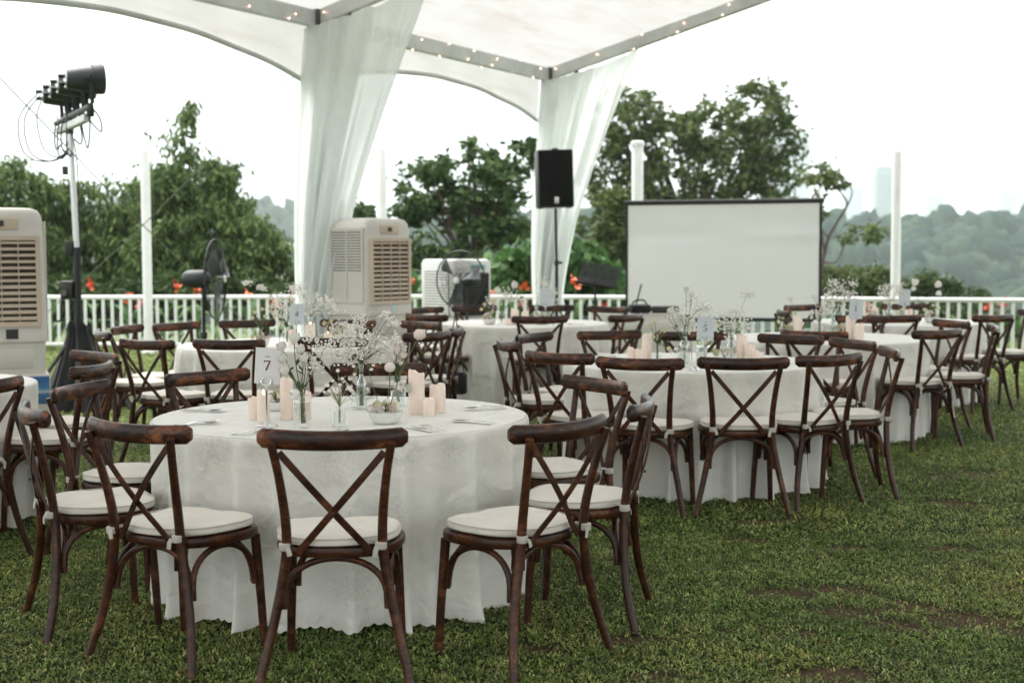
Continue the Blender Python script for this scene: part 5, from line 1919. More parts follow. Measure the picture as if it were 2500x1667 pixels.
def setting(tab, ang, who, r0=0.79, kinds=('knife', 'fork', 'spoon'), seed=0):
    """place setting: tools lie side by side pointing at the table centre"""
    x, y, r, _ = TABLES[tab]
    g = random.Random(seed)
    a = R(ang)
    inn = Vector((-math.cos(a), -math.sin(a), 0))
    tan = Vector((-inn.y, inn.x, 0))
    for i, k in enumerate(kinds):
        rot = math.atan2(-inn.x, inn.y) + R(g.uniform(-9, 9) + (i - 1) * 4)
        p = Vector((x, y, 0)) - inn * (r0 - 0.045 + g.uniform(-.01, .01)) + tan * (0.018 + (1 - i) * 0.030 - 0.01)
        o = obj(k, CUT[k], None, None, (p.x, p.y, ZT + 0.002 + 0.0015 * i), (0, 0, rot))
        tag(o, 'steel %s lying on %s before the %s' % (k, {'7': 'the front table', '5': 'the middle table', '4': 'the left rear table', '1': 'the right rear table'}.get(tab, 'the far %s table' % tab), who), k, 'steel cutlery laid on the white cloths')

# ---------------- table 7 (nearest)
x7, y7 = TABLES['7'][0], TABLES['7'][1]
for i, (ang, who) in enumerate(((277, 'front centre chair'), (245, 'front left chair'), (212, 'leftmost chair'), (168, 'second chair from the left'), (132, 'rear left chair'), (88, 'rear chair'), (20, 'rear right chair'), (-26, 'rightmost chair'), (-52, 'front right chair'))):
    setting('7', ang, who, seed=50 + i)
bx, by = tz(648, 1043)
card_stand('silver stand holding the card with brown number 7', bx, by, '7', 'card', 'ink', h=0.262, rz=R(-6))
def cnd(label, px, py, r, h, **k):
    x, y = tz(px, py)
    return candle(label, x, y + r, r, h, **k)
cnd('short blush candle at far left of the cluster by card 7', 614, 1028, 0.026, 0.088, slant=.5)
cnd('lit blush candle directly behind the stem of card 7', 637, 1034, 0.0265, 0.120, lit=True, slant=.4)
cnd('tall blush candle between card 7 and the faceted vase', 694, 1028, 0.0275, 0.172, slant=.28)
cnd('blush candle half hidden behind the faceted vase', 740, 1027, 0.026, 0.120)
cnd('tallest blush candle in the right-hand trio on the front table', 1014, 1015, 0.0355, 0.186, slant=.32)
cnd('middle blush candle, rightmost of the trio on the front table', 1066, 1011, 0.0355, 0.122, slant=.32)
cnd('stubby blush candle in front of the trio on the front table', 1045, 1020, 0.025, 0.075, slant=.3)

vx, vy = tz(731, 1049)
vy += .03
vase('faceted clear glass vase holding lisianthus on the front table', vx, vy, 'facet', 0.138, 0.0305)
def tabpt(px, py, y):
    p = pt(px, py, y)
    return p
H7 = [(718, 832, .024), (688, 854, .021), (734, 860, .020), (741, 880, .024), (692, 882, .023), (698, 908, .026), (724, 958, .023)]
roses('lisianthus', 'cream lisianthus buds with green leaves in the faceted vase', (vx, vy, ZT + .01), (vx, vy, ZT + .138), [(*tabpt(a, b, vy + .01 * math.sin(i * 2)), r) for i, (a, b, r) in enumerate(H7)], 4)
gx_, gy_ = vx - .02, vy + .10
gyp_bunch('gypsophila', 'wispy gypsophila sprigs behind the lisianthus on the front table', (vx + .01, vy, ZT + .01), (vx + .01, vy, ZT + .135), [tabpt(760, 830, vy + .05), tabpt(770, 890, vy + .05), tabpt(735, 905, vy + .06), tabpt(790, 850, vy + .08)], 46, .026, 5, rb=.0046)
ux, uy = tz(668, 1008)
bowl('small white bowl behind card 7 on the front table', ux, uy + .05, 0.045, 0.040)
filler('orchid_blooms', 'white orchid blooms in the small bowl behind card 7', (ux, uy + .05, ZT + .035), .042, 7, 8, ('petal', 'petal', 'petal_yellow'), .05)
ub = (ux + .01, uy + .05, ZT + .03)
gyp_bunch('umbel_flower', 'single tall cream umbel rising above card 7', ub, (ub[0] + .005, ub[1], ZT + .12), [tabpt(690, 752, uy + .05)], 90, .013, 6, rb=.0030)

wx, wy = tz(824, 1047)
wy += .03
vase('ribbed clear glass vase with daisies at front of the front table', wx, wy, 'rib', 0.082, 0.0300)
D7 = [(798, 942), (810, 930), (823, 905), (834, 925), (845, 950), (790, 958), (806, 968), (815, 972), (828, 940), (853, 970), (861, 978), (793, 940), (820, 958), (838, 932)]
daisies('chamomile', 'small chamomile daisies in the ribbed vase on the front table', (wx, wy, ZT + .008), (wx, wy, ZT + .082), [(*tabpt(a, b, wy + .015 * math.sin(i * 3)), .0085) for i, (a, b) in enumerate(D7)], 9)
qx, qy = tz(879, 1003)
qy += .022
vase('slim clear glass bottle at the middle of the front table', qx, qy, 'bottle', 0.205, 0.0235)
G7 = [(805, 845), (830, 825), (850, 855), (870, 800), (885, 780), (885, 830), (905, 845), (925, 835), (945, 850), (850, 878), (900, 875), (960, 838), (930, 862), (815, 868), (880, 862), (865, 832), (840, 838), (912, 822)]
gyp_bunch('gypsophila', 'large cloud of gypsophila in the slim bottle on the front table', (qx, qy, ZT + .01), (qx, qy, ZT + .20), [tabpt(a, b, qy + .05 * math.sin(i * 2.1)) for i, (a, b) in enumerate(G7)], 62, .021, 10, rb=.0047)
gyp_bunch('gypsophila', 'loose gypsophila spray reaching right above the blush ball flower', (qx, qy, ZT + .01), (qx + .004, qy, ZT + .20), [tabpt(945, 778, qy), tabpt(962, 790, qy), tabpt(938, 768, qy), tabpt(966, 822, qy)], 26, .011, 11, rb=.0056)
daisies('chamomile', 'chamomile daisies leaning round the slim bottle on the front table', (qx, qy, ZT + .01), (qx, qy, ZT + .20), [(*tabpt(a, b, qy - .03), .0095) for a, b in ((862, 894), (864, 914), (910, 892), (905, 902), (852, 925), (855, 945))], 12)
sx_, sy_ = tz(866, 1000)
vase('small faceted vase beside the slim bottle on the front table', sx_, sy_ + .06, 'facet', 0.07, 0.028)
kx, ky = tz(968, 996)
vase('low clear vase behind the flower bowl on the front table', kx, ky + .06, 'rib', 0.085, 0.034)
roses('sweet_pea', 'blush sweet pea stems in the low clear vase on the front table', (kx, ky + .06, ZT + .01), (kx, ky + .06, ZT + .085), [(*tabpt(a, b, ky + .06), r) for a, b, r in ((968, 860, .017), (982, 872, .019), (960, 878, .015), (975, 890, .016), (985, 860, .014))], 14, 'petal_blush')
ox, oy = tz(937, 1040)
oy += .045
bowl('white flower bowl right of centre on the front table', ox, oy, 0.075, 0.052)
filler('bowl_flowers', 'loose white and pale yellow blooms filling the bowl on the front table', (ox, oy, ZT + .050), .068, 15, 15, lift=.035)
pompom('scabious', 'blush ball flower on a long bent stem over the candles', (ox + .01, oy, ZT + .05), [(*tabpt(1024, 817, oy - .02), .0275)])
pompom('scabious', 'blush ball flower low on its stem before the rear chair rail', (ox - .005, oy + .02, ZT + .05), [(*tabpt(951, 897, oy), .0245)])
gyp_bunch('queen_anne_lace', 'tall bare-stemmed umbel leaning left out of the bowl', (ox - .02, oy, ZT + .05), (ox - .045, oy, ZT + .14), [tabpt(868, 800, oy + .02)], 70, .016, 16, rb=.0030)
ax_, ay_ = tz(995, 1015)
filler('orchid_blooms', 'white orchid spray hanging over the tallest candle', (*tabpt(985, 945, ay_ - .01)[:2], tabpt(985, 945, ay_)[2] - .02), .03, 6, 17, ('petal', 'petal', 'petal'), .04)

# ---------------- the other tables: same kinds of things, laid out from the photograph
def far_table(tab, where_, card, cands, vases, big, gyps, pmm, seed, card_scale=1.0, settings=()):
    g = random.Random(seed)
    tx, ty, r, _ = TABLES[tab]
    if card:
        px, yy, dig, sc = card
        x = (px - 1250) * PX * yy
        card_stand('silver stand holding the pale %s on %s' % ('card with number ' + dig if dig else 'table card', where_), x, yy, dig, 'card_blue', 'ink_dark', h=0.235, rz=R(g.uniform(-8, 8)), scale=sc)
    for (px, yy, rr, h, d, lit) in cands:
        candle('%s blush candle on %s' % (d, where_), (px - 1250) * PX * yy, yy, rr, h, lit=lit, slant=.3)
    for i, (px, yy, kind, h, rr, d) in enumerate(vases):
        x = (px - 1250) * PX * yy
        vase('%s on %s' % (d, where_), x, yy, kind, h, rr)
    for i, (px, yy, d) in enumerate(big):
        x = (px - 1250) * PX * yy
        bowl('white bowl %s on %s' % (d, where_), x, yy, .07, .05)
        filler('bowl_flowers', 'pale loose blooms in the bowl %s on %s' % (d, where_), (x, yy, ZT + .05), .07, 13, seed + i, lift=.05)
    for i, (px, yy, mh, tips, n, sp, d) in enumerate(gyps):
        x = (px - 1250) * PX * yy
        gyp_bunch('gypsophila', '%s on %s' % (d, where_), (x, yy, ZT + .01), (x, yy, ZT + mh), [pt(a, b, yy + .03 * math.sin(3 * j)) for j, (a, b) in enumerate(tips)], n, sp, seed + 20 + i, rb=.0068)
    for i, (px, yy, heads, d, mat) in enumerate(pmm):
        x = (px - 1250) * PX * yy
        roses('stem_flowers', '%s on %s' % (d, where_), (x, yy, ZT + .03), (x, yy, ZT + .12), [(*pt(a, b, yy), rr) for a, b, rr in heads], seed + 40 + i, mat)
    for j, (ang, who) in enumerate(settings):
        setting(tab, ang, who, kinds=('fork', 'spoon'), seed=seed + 60 + j)

far_table('5', 'the middle table', (1722, 8.66, '5', 1.0),
    [(1546, 8.75, .036, .105, 'slanted low left', False), (1566, 8.68, .034, .100, 'front left', False), (1580, 8.86, .030, .185, 'tall left', False), (1812, 8.92, .033, .175, 'tall slanted right', False), (1832, 8.86, .034, .115, 'middle right', False), (1852, 8.72, .035, .085, 'low right', False)],
    [(1672, 8.85, 'bottle', .215, .034, 'clear bottle left of card 5'), (1714, 9.0, 'bottle', .13, .036, 'squat glass jar behind card 5'), (1786, 8.95, 'bottle', .18, .030, 'dark-necked bottle right of card 5'), (1605, 8.72, 'rib', .08, .032, 'low ribbed vase among the left candles'), (1668, 8.60, 'rib', .10, .036, 'broad ribbed vase at the front')],
    [(1770, 8.70, 'right of card 5')],
    [(1786, 8.95, .18, [(1772, 770), (1790, 790), (1812, 785), (1760, 795), (1800, 760), (1778, 810), (1820, 800), (1745, 785)], 40, .030, 'full gypsophila bunch right of card 5'),
     (1672, 8.85, .215, [(1690, 730), (1700, 760), (1665, 770), (1720, 745), (1735, 770), (1690, 800), (1650, 755)], 26, .030, 'airy gypsophila above the bottle left of card 5'),
     (1690, 8.85, .215, [(1724, 752)], 60, .022, 'flat umbel above card 5'), (1790, 8.95, .18, [(1824, 720)], 60, .022, 'flat umbel on a long leaning stem')],
    [(1672, 8.85, ((1640, 765, .024), (1675, 712, .020), (1688, 724, .020), (1632, 775, .020), (1655, 850, .017)), 'white stock and carnation stems in the left bottle', 'petal'),
     (1605, 8.72, ((1590, 800, .014), (1600, 790, .013), (1622, 810, .014), (1612, 835, .013), (1598, 825, .012), (1630, 850, .016)), 'yellowish sprays in the low ribbed vase', 'petal_yellow')],
    300, settings=((230, 'left front chair'), (268, 'middle front chair'), (300, 'right front chair'), (335, 'right-hand chair'), (145, 'rear left chair')))
far_table('4', 'the left rear table', (723, 10.5, '4', 1.05),
    [(757, 10.62, .037, .160, 'tall lit', True), (800, 10.7, .032, .085, 'low lit right', True), (714, 10.58, .030, .12, 'half hidden left', False)],
    [(757, 10.85, 'bottle', .20, .032, 'clear bottle behind the tall candle'), (700, 10.75, 'facet', .12, .035, 'faceted vase left of card 4')],
    [(634, 10.45, 'at the left'), (825, 10.9, 'at the right')],
    [(757, 10.85, .2, [(750, 740), (775, 725), (790, 745), (765, 760), (800, 735), (740, 720), (810, 755)], 40, .034, 'airy gypsophila in the clear bottle'),
     (700, 10.75, .12, [(690, 730), (670, 745), (712, 715), (735, 700), (698, 755)], 46, .036, 'dense gypsophila left of card 4'),
     (640, 10.55, .1, [(603, 690)], 46, .017, 'taller flat umbel at the left'), (652, 10.55, .1, [(638, 703)], 46, .016, 'shorter flat umbel at the left'), (835, 10.9, .1, [(845, 795), (830, 790), (860, 800), (815, 800)], 30, .024, 'low gypsophila at the right')],
    [(700, 10.75, ((662, 728, .020), (712, 706, .022), (672, 768, .020), (690, 775, .022), (684, 790, .022), (700, 800, .020)), 'white lisianthus left of card 4', 'petal'),
     (634, 10.45, ((640, 757, .014), (622, 765, .014), (618, 778, .014), (660, 762, .014), (668, 775, .013), (645, 775, .014)), 'pale yellow sprays at the left', 'petal_yellow'),
     (800, 10.9, ((795, 790, .018), (806, 785, .016)), 'green-white buds at the right', 'petal_yellow')],
    400, settings=((265, 'front chair left of card 7'), (235, 'front left chair'), (165, 'left chair')))
far_table('centre', 'the far centre table', (1332, 13.55, '', 1.1),
    [(1257, 13.5, .038, .140, 'left', False), (1282, 13.5, .036, .125, 'right', False), (1243, 13.4, .034, .055, 'low', False)],
    [(1225, 13.6, 'facet', .12, .035, 'faceted vase at the left'), (1310, 13.6, 'bottle', .17, .034, 'clear bottle by the card')],
    [(1195, 13.5, 'at the left'), (1322, 13.4, 'below the card')],
    [(1225, 13.6, .12, [(1230, 725), (1245, 715), (1260, 730), (1215, 740), (1200, 735), (1275, 735)], 46, .042, 'broad gypsophila mound'),
     (1310, 13.6, .17, [(1335, 700), (1350, 715), (1325, 690), (1345, 735), (1320, 720)], 40, .034, 'tall gypsophila by the card')],
    [(1195, 13.5, ((1185, 745, .018), (1178, 755, .016), (1200, 760, .018), (1205, 740, .018), (1190, 765, .016)), 'pale yellow sprays at the left', 'petal_yellow'),
     (1270, 13.6, ((1280, 700, .030), (1272, 706, .026), (1286, 708, .026)), 'orange gerbera', 'petal_orange'), (1240, 13.6, ((1254, 700, .036), (1218, 714, .036)), 'pair of white ball blooms', 'petal')],
    500, settings=((300, 'front chair'), (320, 'front right chair')))
far_table('1', 'the right rear table', (2090, 11.1, '1', 1.05),
    [(1948, 11.3, .038, .165, 'tall left', False), (1920, 11.2, .034, .055, 'low left', False), (2077, 11.15, .034, .175, 'tall right', False), (2100, 11.05, .034, .120, 'front right', False)],
    [(2035, 11.3, 'bottle', .205, .034, 'clear bottle at the middle'), (1972, 11.25, 'rib', .085, .032, 'low ribbed vase left of the bottle'), (2002, 11.2, 'facet', .10, .034, 'faceted vase left of the bottle')],
    [(2060, 11.25, 'behind the tall right candle'), (1925, 11.35, 'at the left')],
    [(2035, 11.4, .20, [(2035, 690), (2050, 700), (2065, 715), (2030, 715), (2080, 720), (2045, 730), (2025, 740), (2055, 750)], 46, .032, 'tall gypsophila bunch'),
     (2002, 11.2, .10, [(2008, 755), (1998, 770), (2015, 765)], 30, .026, 'low gypsophila'), (2050, 11.35, .2, [(2082, 693)], 46, .020, 'flat umbel at the right'), (1948, 11.35, .15, [(1932, 730)], 30, .015, 'faint umbel at the left')],
    [(2002, 11.2, ((1990, 728, .026), (2010, 745, .026), (2016, 725, .022), (2020, 765, .022), (1985, 765, .020)), 'white stock stems', 'petal'),
     (1915, 11.3, ((1905, 785, .016), (1915, 778, .014), (1930, 772, .016), (1940, 765, .014)), 'greenish sprays at the left', 'petal_yellow')],
    600, settings=((290, 'front right chair'), (255, 'front left chair')))
far_table('right', 'the far right table', (2208, 13.6, '', 1.05),
    [(2137, 13.7, .036, .130, 'tall left', False), (2222, 13.6, .030, .12, 'thin', False), (2237, 13.6, .034, .065, 'low', False)],
    [(2172, 13.6, 'bottle', .19, .036, 'clear bottle at the middle'), (2208, 13.8, 'bottle', .17, .030, 'clear bottle behind the card')],
    [(2275, 13.5, 'at the right'), (2130, 13.6, 'under the tall left candle')],
    [(2172, 13.6, .19, [(2175, 700), (2190, 715), (2168, 720), (2182, 735), (2160, 705), (2158, 715), (2195, 700)], 46, .036, 'tall gypsophila bunch'), (2120, 13.8, .08, [(2122, 745), (2115, 750)], 30, .03, 'low gypsophila at the left')],
    [(2208, 13.8, ((2231, 694, .040), (2228, 708, .026), (2286, 698, .036), (2288, 718, .030)), 'white ranunculus heads', 'petal'),
     (2190, 13.6, ((2195, 762, .018), (2200, 755, .016)), 'brownish buds', 'petal_yellow'), (2275, 13.5, ((2290, 752, .018), (2278, 748, .018), (2262, 755, .02)), 'pale yellow sprays', 'petal_yellow')],
    700)

# ------------------------------------------------------------------ evaporative coolers
def cooler(label, x, y, rz, printed=False):
    t = thing('evaporative_cooler', label, 'air cooler', (x, y, 0), rz, 'tall cream evaporative coolers')
    w, d = 0.29, 0.295
    body = MB()
    # upper housing: gently leaning sides, rounded shoulders
    rings = [(0.0, 0.84), (0.004, 0.845), (0.004, 0.86), (-0.008, 1.45), (-0.012, 1.66), (-0.020, 1.715), (-0.045, 1.752), (-0.085, 1.768), (-0.16, 1.772)]
    vs, fs = [], []
    def rr(g, z, n=5, rad=0.05):
        pts = []
        W_, D_ = w + g, d + g
        for (sx, sy, st) in ((1, 1, 0), (-1, 1, 90), (-1, -1, 180), (1, -1, 270)):
            for i in range(n):
                a = R(st + 90 * i / (n - 1))
                q = min(rad, W_ * 0.9)
                pts.append((sx * (W_ - q) + q * math.cos(a), sy * (D_ - q) + q * math.sin(a), z))
        return pts
    n = 20
    for g, z in rings:
        vs += rr(g, z)
    for i in range(len(rings) - 1):
        for k in range(n):
            fs.append((i * n + k, i * n + (k + 1) % n, (i + 1) * n + (k + 1) % n, (i + 1) * n + k))
    fs.append(tuple(range(n - 1, -1, -1)))
    fs.append(tuple((len(rings) - 1) * n + k for k in range(n)))
    obj('housing', MB().add(vs, fs), 'cooler', t)
    tank = MB()
    vs, fs = [], []
    rings = [(-0.012, 0.62), (-0.012, 0.66), (-0.008, 0.84)]
    for g, z in rings:
        vs += rr(g, z)
    for i in range(2):
        for k in range(n):
            fs.append((i * n + k, i * n + (k + 1) % n, (i + 1) * n + (k + 1) % n, (i + 1) * n + k))
    fs.append(tuple(range(n - 1, -1, -1)))
    fs.append(tuple(2 * n + k for k in range(n)))
    obj('tank', MB().add(vs, fs), 'cooler', t)
    obj('tank_panel', MB().box(-0.2, 0.2, -d + 0.006, -d + 0.05, 0.66, 0.80, bev=0.012), 'cooler', t)
    obj('water_gauge', MB().box(-0.245, -0.228, -d + 0.004, -d + 0.03, 0.655, 0.81, bev=0.004), 'dark_void', t)
    obj('stand', MB().box(-w - 0.012, w + 0.012, -d - 0.012, d + 0.012, 0.045, 0.62, bev=0.015), 'cooler', t)
    for sx in (-1, 1):
        for sy in (-1, 1):
            obj('wheel', MB().lathe([(0.0001, -0.012), (0.03, -0.012), (0.034, -0.008), (0.034, 0.008), (0.03, 0.012), (0.0001, 0.012)], 14, Matrix.Translation((sx * 0.24, sy * 0.24, 0.034)) @ Matrix.Rotation(R(90), 4, 'Y')), 'black', t)
    if printed:
        p = obj('picture_panel', MB().box(-w + 0.02, w + 0.006, -d - 0.017, -d - 0.011, 0.415, 0.605), 'blue_print', t)
        p['label'] = 'blue printed panel with a landscape picture'
    # front outlet with tan frame and louvres
    fy = -d + 0.004
    fr = MB()
    z0, z1, x0, x1 = 0.985, 1.545, -0.225, 0.225
    lean = 0.012
    for (a, b, c, e) in ((x0, x1, z0 - 0.035, z0), (x0, x1, z1, z1 + 0.03), (x0 - 0.03, x0, z0 - 0.035, z1 + 0.03), (x1, x1 + 0.03, z0 - 0.035, z1 + 0.03)):
        fr.box(a, b, fy - 0.022, fy + 0.04, c, e)
    obj('outlet_frame', fr, 'cooler_tan', t)
    obj('outlet_recess', MB().box(x0, x1, fy - 0.006, fy + 0.03, z0, z1), 'dark_void', t)
    lv = MB().ribbon([(x0, 0, 0), (x1, 0, 0)], (0, 0.62, 0.78), 0.024, 0.004).mesh('louvre')
    lv.materials.append(M['cooler_tan'])
    for i in range(13):
        obj('louvre', lv, None, t, (0, fy - 0.012, z0 + 0.024 + i * (z1 - z0 - 0.04) / 12.0), (R(0 if i > 5 else 32), 0, 0))
    vn = MB().box(-0.003, 0.003, -0.008, 0.010, 0, z1 - z0).mesh('vane')
    vn.materials.append(M['cooler_tan'])
    for i in range(3):
        obj('vane', vn, None, t, (x0 + (i + 1) * (x1 - x0) / 4, fy - 0.012, z0))
    vn2 = MB().box(-0.002, 0.002, -0.004, 0.006, 0, (z1 - z0) * 0.46).mesh('vane')
    vn2.materials.append(M['dark_void'])
    for i in range(11):
        obj('vane', vn2, None, t, (x0 + (i + 1) * (x1 - x0) / 12, fy - 0.008, z0))
    obj('control_panel', MB().box(-0.12, 0.12, -d + 0.002, -d + 0.03, 1.615, 1.70, bev=0.01), 'cooler_tan', t)
    obj('display', MB().box(-0.025, 0.025, -d - 0.002, -d + 0.01, 1.64, 1.68), 'cooler_grey', t)
    if printed:
        obj('switch', MB().box(0.02, 0.10, -d - 0.008, -d + 0.01, 0.868, 0.935), 'black', t)
        bd = MB().lathe([(0.0001, 0), (0.026, 0), (0.026, 0.004), (0.0001, 0.004)], 24, Matrix.Translation((-0.085, -d - 0.003, 0.90)) @ Matrix.Rotation(R(90), 4, 'X'))
        b = obj('badge', bd, 'blue_badge', t)
        mk = MB()
        for k in (-1, 0, 1):
            mk.box(-0.085 + k * 0.010 - 0.0022, -0.085 + k * 0.010 + 0.0022, -d - 0.0095, -d - 0.0075, 0.886, 0.912)
        obj('badge_mark', mk, 'white_paint', b)
        obj('badge_text', MB().box(-0.115, -0.055, -d - 0.0065, -d - 0.004, 0.862, 0.868), 'cooler_grey', t)
    else:
        obj('sticker', MB().box(0.02, 0.06, -d - 0.0075, -d - 0.005, 0.88, 0.935), 'pale_blue', t)
    # side grilles: fine horizontal slats
    sl = MB().box(-0.006, 0.006, -0.215, 0.215, -0.0065, 0.0065).mesh('slat')
    sl.materials.append(M['cooler'])
    for sx in (-1, 1):
        obj('grille_back', MB().box(sx * (w - 0.012) - 0.008, sx * (w - 0.012) + 0.008, -0.222, 0.222, 0.985, 1.655), 'cooler_grey', t)  # backing coloured dark as painted shade between the slats
        for i in range(26):
            obj('slat', sl, None, t, (sx * (w + 0.000), 0, 1.0 + i * 0.0258), (0, R(-sx * 6), 0))
        gf = MB()
        for (a, b, c, e) in ((-0.235, 0.235, 0.965, 0.985), (-0.235, 0.235, 1.655, 1.675), (-0.235, -0.218, 0.985, 1.655), (0.218, 0.235, 0.985, 1.655), (-0.006, 0.006, 0.985, 1.655)):
            gf.box(sx * w - 0.010, sx * w + 0.010, a, b, c, e)
        obj('grille_frame', gf, 'cooler', t)
    return t
cooler('tall cream evaporative cooler with blue badge at the left edge', -3.60, 10.02, R(21), True)
cooler('tall cream evaporative cooler right of the big drape, grille side on', -1.375, 13.80, R(47))

def white_cooler():
    t = thing('white_cooler', 'squat white cooler with black front grille behind the far centre table', 'air cooler', (-0.64, 16.35, 0), R(44))
    w, d, h = 0.29, 0.30, 1.355
    obj('housing', MB().box(-w, w, -d, d, 0.70, h, bev=0.05), 'cooler_white', t)
    obj('tank', MB().box(-w + .01, w - .01, -d + .01, d - .01, 0.06, 0.70, bev=0.03), 'cooler_white', t)
    for sx in (-1, 1):
        for sy in (-1, 1):
            obj('wheel', MB().lathe([(0.0001, -0.012), (0.034, -0.012), (0.034, 0.012), (0.0001, 0.012)], 12, Matrix.Translation((sx * 0.22, sy * 0.22, 0.034)) @ Matrix.Rotation(R(90), 4, 'Y')), 'black', t)
    fy = -d - 0.004
    obj('front_grille', MB().box(-0.22, 0.235, fy - 0.004, fy + 0.02, 0.72, 1.20, bev=0.012), 'black_matt', t)
    lv = MB().box(-0.21, 0.225, -0.008, 0.006, -0.006, 0.006).mesh('louvre')
    lv.materials.append(M['black'])
    for i in range(14):
        obj('louvre', lv, None, t, (0, fy - 0.008, 0.745 + i * 0.033), (R(25), 0, 0))
    obj('brand_band', MB().box(-0.06, 0.19, fy - 0.002, fy + 0.02, 1.235, 1.30, bev=0.01), 'pale_blue', t)
    lt = MB()
    for k in range(7):
        x = -0.03 + k * 0.027
        lt.box(x, x + 0.017, fy - 0.006, fy - 0.001, 1.250, 1.287)
    obj('green_lettering', lt, 'green_print', t)
    obj('oval_badge', MB().lathe([(0.0001, 0), (0.075, 0), (0.07, 0.008), (0.0001, 0.010)], 24, Matrix.Translation((-0.10, fy - 0.012, 1.12)) @ Matrix.Rotation(R(90), 4, 'X') @ Matrix.Diagonal((1, 0.55, 1, 1))), 'cooler_white', t)
    sl = MB().box(-0.005, 0.005, -0.20, 0.20, -0.010, 0.010).mesh('slat')
    sl.materials.append(M['cooler_white'])
    obj('grille_back', MB().box(-w - 0.003, -w + 0.01, -0.21, 0.21, 0.72, 1.22), 'cooler_grey', t)  # dark backing, gap shade put into its colour
    for i in range(16):
        obj('slat', sl, None, t, (-w - 0.004, 0, 0.735 + i * 0.0310), (0, R(10), 0))
    return t
white_cooler()

# ------------------------------------------------------------------ pedestal fans
def fan(label, x, y, z, r, rz, tilt, base_mat='black'):
    t = thing('pedestal_fan', label, 'fan', (x, y, 0), rz, 'black pedestal fans')
    obj('base', MB().lathe([(0.0001, 0), (0.24, 0), (0.25, 0.012), (0.22, 0.03), (0.06, 0.05), (0.03, 0.08), (0.0001, 0.08)], 28), base_mat, t)
    obj('pole', MB().tube([(0, 0.10, 0.05), (0, 0.10, z * 0.55)], 0.022, 10), 'black', t)
    obj('inner_pole', MB().tube([(0, 0.10, z * 0.55), (0, 0.10, z - 0.07)], 0.016, 10), 'black', t)
    obj('collar', MB().tube([(0, 0.10, z * 0.53), (0, 0.10, z * 0.58)], 0.032, 12), 'black', t)
    mot = MB().lathe([(0.0001, 0.30), (0.05, 0.295), (0.082, 0.26), (0.088, 0.20), (0.088, 0.10), (0.07, 0.06), (0.03, 0.02), (0.0001, 0.02)], 20, Matrix.Translation((0, 0, z)) @ Matrix.Rotation(R(-90), 4, 'X'))
    obj('motor', mot, 'can', t)
    cage = obj('cage', MB().tube([(r * math.cos(R(a)), -0.02, z + r * math.sin(R(a))) for a in range(0, 360, 8)], 0.0085, 6, closed=True), 'black', t)
    wires = MB()
    for k in range(64):
        a = 2 * math.pi * k / 64
        for s in (-1, 1):
            p = []
            for i in range(7):
                q = 0.14 + 0.86 * i / 6
                p.append((r * q * math.cos(a + 0.12 * (1 - q)), -0.02 + s * (0.085 * math.cos(q * math.pi / 2) + 0.002), z + r * q * math.sin(a + 0.12 * (1 - q))))
            wires.tube(p, 0.0015, 3, caps=False)
    for s in (-1, 1):
        for q in (0.4, 0.7):
            wires.tube([(r * q * math.cos(R(a)), -0.02 + s * 0.085 * math.cos(q * math.pi / 2), z + r * q * math.sin(R(a))) for a in range(0, 360, 12)], 0.002, 4, closed=True)
    w = obj('wire_guard', wires, 'black_matt', cage)
    w['kind'] = 'stuff'
    obj('hub_cap', MB().lathe([(0.0001, 0.012), (0.03, 0.010), (0.034, 0)], 16, Matrix.Translation((0, -0.108, z)) @ Matrix.Rotation(R(90), 4, 'X')), 'cooler_white', t)
    for k in range(3):
        a0 = R(120 * k + 20)
        vs, fs = [], []
        for i in range(6):
            q = 0.12 + 0.78 * i / 5
            for j in range(5):
                a = a0 + R(-15 + 30 * j / 4) * (0.75 + 0.5 * q)
                vs.append((r * q * math.cos(a), -0.045 + 0.05 * (j / 4 - 0.5) * 2 * (1.1 - 0.6 * q), z + r * q * math.sin(a)))
        for i in range(5):
            for j in range(4):
                fs.append((i * 5 + j, i * 5 + j + 1, (i + 1) * 5 + j + 1, (i + 1) * 5 + j))
        obj('blade', MB().add(vs, fs).mesh('blade', 180), 'fan_blade', t)
    return t
fan('black pedestal fan seen edge-on before the left railing', -2.83, 13.5, 1.195, 0.375, R(86), 0)
fan('black pedestal fan with round cage before the white cooler', -0.545, 15.45, 1.135, 0.315, R(-32), 0)

# ------------------------------------------------------------------ loudspeaker on its stand
def tripod(t, z, spread, rad, mat, hub=0.55):
    for k in range(3):
        a = R(90 + 120 * k)
        obj('leg', MB().tube([(0.02 * math.cos(a), 0.02 * math.sin(a), hub), (spread * math.cos(a), spread * math.sin(a), 0.012)], rad, 8), mat, t)
        obj('brace', MB().tube([(0.02 * math.cos(a), 0.02 * math.sin(a), hub * 0.35), (spread * 0.52 * math.cos(a), spread * 0.52 * math.sin(a), hub * 0.5)], rad * 0.7, 6), mat, t)
        obj('rubber_foot', MB().sphere((spread * math.cos(a), spread * math.sin(a), 0.015), 0.02, 8, 6), 'black', t)
sp = thing('speaker_stand', 'slim black stand under the loudspeaker', 'stand', (0.545, 17.3, 0))
obj('pole', MB().tube([(0, 0, 0.1), (0, 0, 1.30)], 0.0205, 12), 'black_matt', sp)
obj('inner_pole', MB().tube([(0, 0, 1.30), (-0.012, 0, 1.955)], 0.0165, 12), 'black_matt', sp)
obj('collar', MB().tube([(0, 0, 1.27), (0, 0, 1.33)], 0.03, 12), 'black', sp)
obj('knob', MB().tube([(0.02, 0, 1.30), (0.07, 0, 1.30)], 0.016, 8), 'black', sp)
tripod(sp, 1.0, 0.5, 0.013, 'black_matt', 0.75)
ls = thing('loudspeaker', 'black loudspeaker on a pole before the far drape', 'speaker', (0.53, 17.3, 1.955))
ls.rotation_euler = (0, R(-1.6), R(6))
